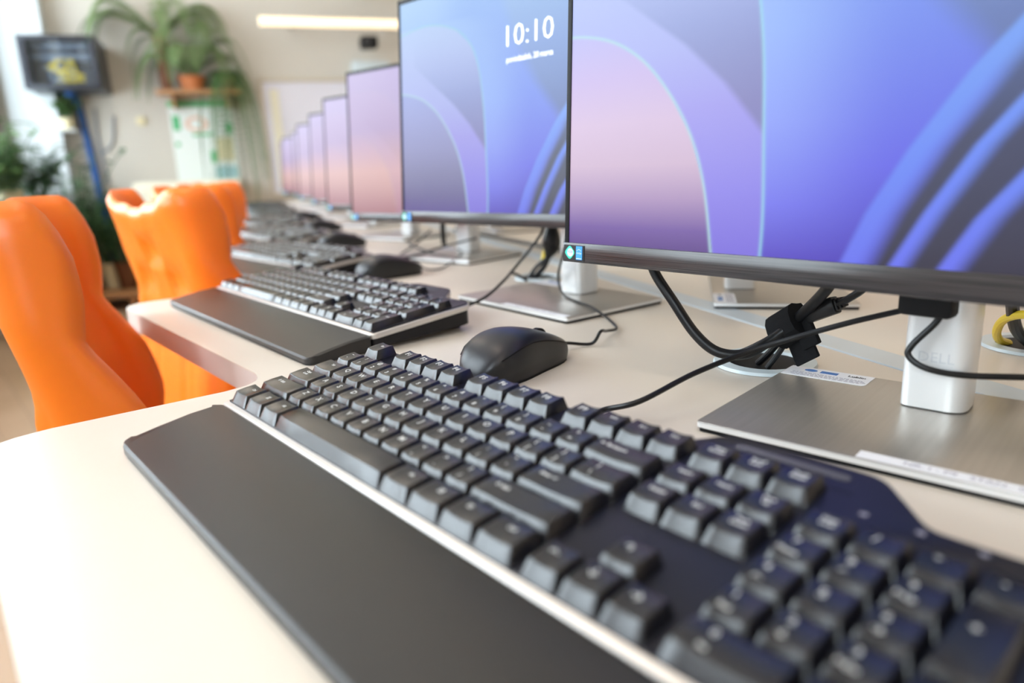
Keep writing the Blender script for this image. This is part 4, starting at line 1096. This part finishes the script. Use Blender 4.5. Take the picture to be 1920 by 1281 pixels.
# shelf with ferns
sh = on_far('wall_shelf', .53, 1.54, WA1); tag(sh, 'small wooden wall shelf under the hanging ferns', 'shelf')
bm = bmesh.new(); box(bm, .0, .60, -.26, 0, 0, .021, .002)
for x in (.1, .48): box(bm, x, x + .015, -.2, 0, -.10, 0)
mk('board', bm, 'shelf', sh)
def frond(bm, base, az, length, droop, rise, wleaf, seg=18, mi=0):
    P_ = []
    for k in range(seg + 1):
        t_ = k / seg
        r_ = length * (1 - (1 - t_) ** 1.6) * .75; z = rise * math.sin(min(1, t_ * 1.3) * math.pi / 2) * (1 - t_ * .15) - droop * t_ ** 2.2
        P_.append(base + Vector((math.cos(az) * r_, math.sin(az) * r_, z)))
    tube(bm, P_, .0025, seg=4, smooth=False)
    for k in range(2, seg * 2):
        t_ = k / (seg * 2); i = int(t_ * seg); f_ = t_ * seg - i
        p = P_[i].lerp(P_[min(i + 1, seg)], f_); d = (P_[min(i + 1, seg)] - P_[i]).normalized()
        sd_ = d.cross(Vector((0, 0, 1)))
        if sd_.length < .05: sd_ = Vector((1, 0, 0))
        sd_.normalize(); w_ = wleaf * math.sin(math.pi * min(1, .12 + t_ * .9)) ** .7
        for s_ in (-1, 1):
            e = p + sd_ * s_ * w_ + d * w_ * .25 - Vector((0, 0, w_ * .25))
            h_ = d * (length / seg / 2 * .26)
            vs = [bm.verts.new(q) for q in (p - h_, p + h_, e + h_ * .3, e - h_ * .3)]
            bm.faces.new(vs)
def fern(l, z, lb, n, ln, dr_, rise, m_, pot_m, pot_h=.15, azs=None, a=None, pr=.085, wl=.07):
    f = on_far('potted_fern', l, z, (WA1 - .16) if a is None else a); tag(f, lb, 'plant')
    bm = bmesh.new(); lathe(bm, [(pr * .75, 0), (pr, pot_h * .9), (pr * 1.08, pot_h), (pr * .95, pot_h), (pr * .9, pot_h * .92)]); mk('pot', bm, pot_m, f)
    bm = bmesh.new()
    for k in range(n):
        az = (math.pi * 2 * k / n + random.uniform(-.2, .2)) if azs is None else azs[k % len(azs)] + random.uniform(-.25, .25)
        frond(bm, Vector((0, 0, pot_h * .9)), az, ln * random.uniform(.75, 1.15), dr_ * random.uniform(.7, 1.15), rise * random.uniform(.6, 1.2), wl)
    for v in bm.verts:
        if v.co.y > .14: v.co.y = .14
    mk('fronds', bm, m_, f, smooth=False)
    return f
fern(.27, 1.562, 'big green fern with long arching fronds on the wall shelf', 26, .50, .40, .45, 'fern', 'terracotta', .10, pr=.095, wl=.085, azs=[0, -.5, math.pi, math.pi + .5, -1.2, -1.9, .2, math.pi - .2])
fern(.45, 1.562, 'upper fern in a tall brown planter, fronds reaching up and aside', 22, .66, .40, .36, 'fern', 'brown', .42, azs=[.05, math.pi, .25, math.pi - .1, -.6, math.pi + .7, -1.2], pr=.055, wl=.08)
fern(.02, 1.562, 'darker trailing fern hanging left of the whiteboard corner', 26, .30, .95, .15, 'fern2', 'brown', .12, pr=.07)
# low cream cabinets, floor plants
cb = on_far('low_cabinet', .76, 0, WA1 - .02); tag(cb, 'low cream cabinet against the far wall under the poster', 'cabinet')
bm = bmesh.new(); box(bm, 0, .74, -.40, 0, 0, .90, .006); mk('body', bm, 'cream_box', cb)
for x in (.01, .375):
    bm = bmesh.new(); box(bm, x, x + .355, -.418, -.4005, .05, .88, .004); d_ = mk('door', bm, 'cream_box', cb)
    bm = bmesh.new(); box(bm, (x + .31 if x < .1 else x + .03), (x + .325 if x < .1 else x + .045), -.435, -.4185, .45, .58, .002); mk('handle', bm, 'steel', d_)
def leafy(l, a, z, lb, pot_m, pr, ph, n, ln, m_, wl=.05, spread=1.0, name='potted_plant', up=.8):
    f = on_far(name, l, z, a); tag(f, lb, 'plant')
    bm = bmesh.new(); lathe(bm, [(pr * .7, 0), (pr, ph * .92), (pr * 1.07, ph), (pr * .95, ph), (pr * .9, ph * .9)]); mk('pot', bm, pot_m, f)
    bs = bmesh.new(); bm = bmesh.new()
    for k in range(n):
        az = random.uniform(0, 2 * math.pi); L_ = ln * random.uniform(.5, 1.1); sp = spread * random.uniform(.15, .7)
        tip = Vector((math.cos(az) * L_ * sp, math.sin(az) * L_ * sp, ph + L_ * up * random.uniform(.6, 1.1)))
        b0 = Vector((math.cos(az) * pr * .4, math.sin(az) * pr * .4, ph * .9))
        midp = b0.lerp(tip, .55) + Vector((0, 0, L_ * .12))
        tube(bs, [b0, midp, tip], .004, seg=5, n=4)
        for j in range(7):
            t_ = .3 + .7 * j / 6; p = b0.lerp(midp, t_ * 2) if t_ < .5 else midp.lerp(tip, t_ * 2 - 1)
            a2 = random.uniform(0, 2 * math.pi); d = Vector((math.cos(a2), math.sin(a2), random.uniform(-.3, .6))).normalized(); w_ = wl * random.uniform(.6, 1.1)
            s_ = d.cross(Vector((0, 0, 1))).normalized() * w_ * .35
            vs = [bm.verts.new(q) for q in (p, p + d * w_ * .8 + s_, p + d * w_ * 2.0 - Vector((0, 0, w_ * .3)), p + d * w_ * .8 - s_)]
            bm.faces.new(vs)
    for v in list(bm.verts) + list(bs.verts):
        v.co.y = min(v.co.y, WA1 - a - .012); v.co.x = max(v.co.x, l - WL0 + .02)
    mk('stems', bs, 'leafd', f); mk('foliage', bm, m_, f, smooth=False)
    return f
bn = on_far('plant_bench', 1.32, 0, WA1 - .04); tag(bn, 'low wooden plant bench along the far wall', 'bench')
bm = bmesh.new(); box(bm, 0, .50, -.55, 0, .10, .13, .003)
for x in (.02, .44):
    for y in (-.53, -.06): box(bm, x, x + .04, y, y + .04, 0, .10)
mk('top', bm, 'shelf', bn)
leafy(1.02, WA1 - .22, .131, 'bushy green plant in a cream pot on the low bench', 'cream', .085, .19, 26, .62, 'leaf', .06)
leafy(.91, WA1 - .30, .131, 'spreading plant in a brown planter on the low bench', 'brown', .08, .20, 24, .66, 'leafd', .045, 1.1)
leafy(1.20, WA1 - .34, .131, 'tall dark leafy plant at the left behind the nearest chair', 'brown', .075, .20, 34, .95, 'leafd', .07, 1.0)
# sill plants near the far window
tb_ = on_far('plant_table', 1.49, 0, 5.3); tag(tb_, 'dark low table with flowerpots beside the far window', 'table')
bm = bmesh.new(); box(bm, 0, .40, -.30, .30, .70, .735, .004); mk('table_top', bm, 'dark_table', tb_)
for x in (.02, .35):
    for y in (-.28, .25):
        bm = bmesh.new(); box(bm, x, x + .03, y, y + .03, 0, .70); mk('leg', bm, 'dark_table', tb_)
leafy(1.375, 5.3, .736, 'upright green plant in a yellowish pot beside the window', 'cream', .072, .15, 26, .48, 'leaf', .075, .8)
leafy(1.24, 5.42, .736, 'dark plant with broad leaves right of the yellowish pot', 'brown', .055, .10, 22, .38, 'leafd', .07, 1.0)
leafy(1.44, 5.15, .736, 'slim striped green plant at the left edge of the photo', 'pillar', .055, .10, 16, .40, 'leaf', .07, .7)
hp = leafy(1.16, WA1 - .12, 1.30, 'pale trailing plant on the wall under the network cabinet', 'cream', .05, .08, 14, .24, 'leaf', .05, 1.2)
bm = bmesh.new(); box(bm, -.06, .06, -.07, .12, -.012, -.001); mk('bracket', bm, 'frame', hp)
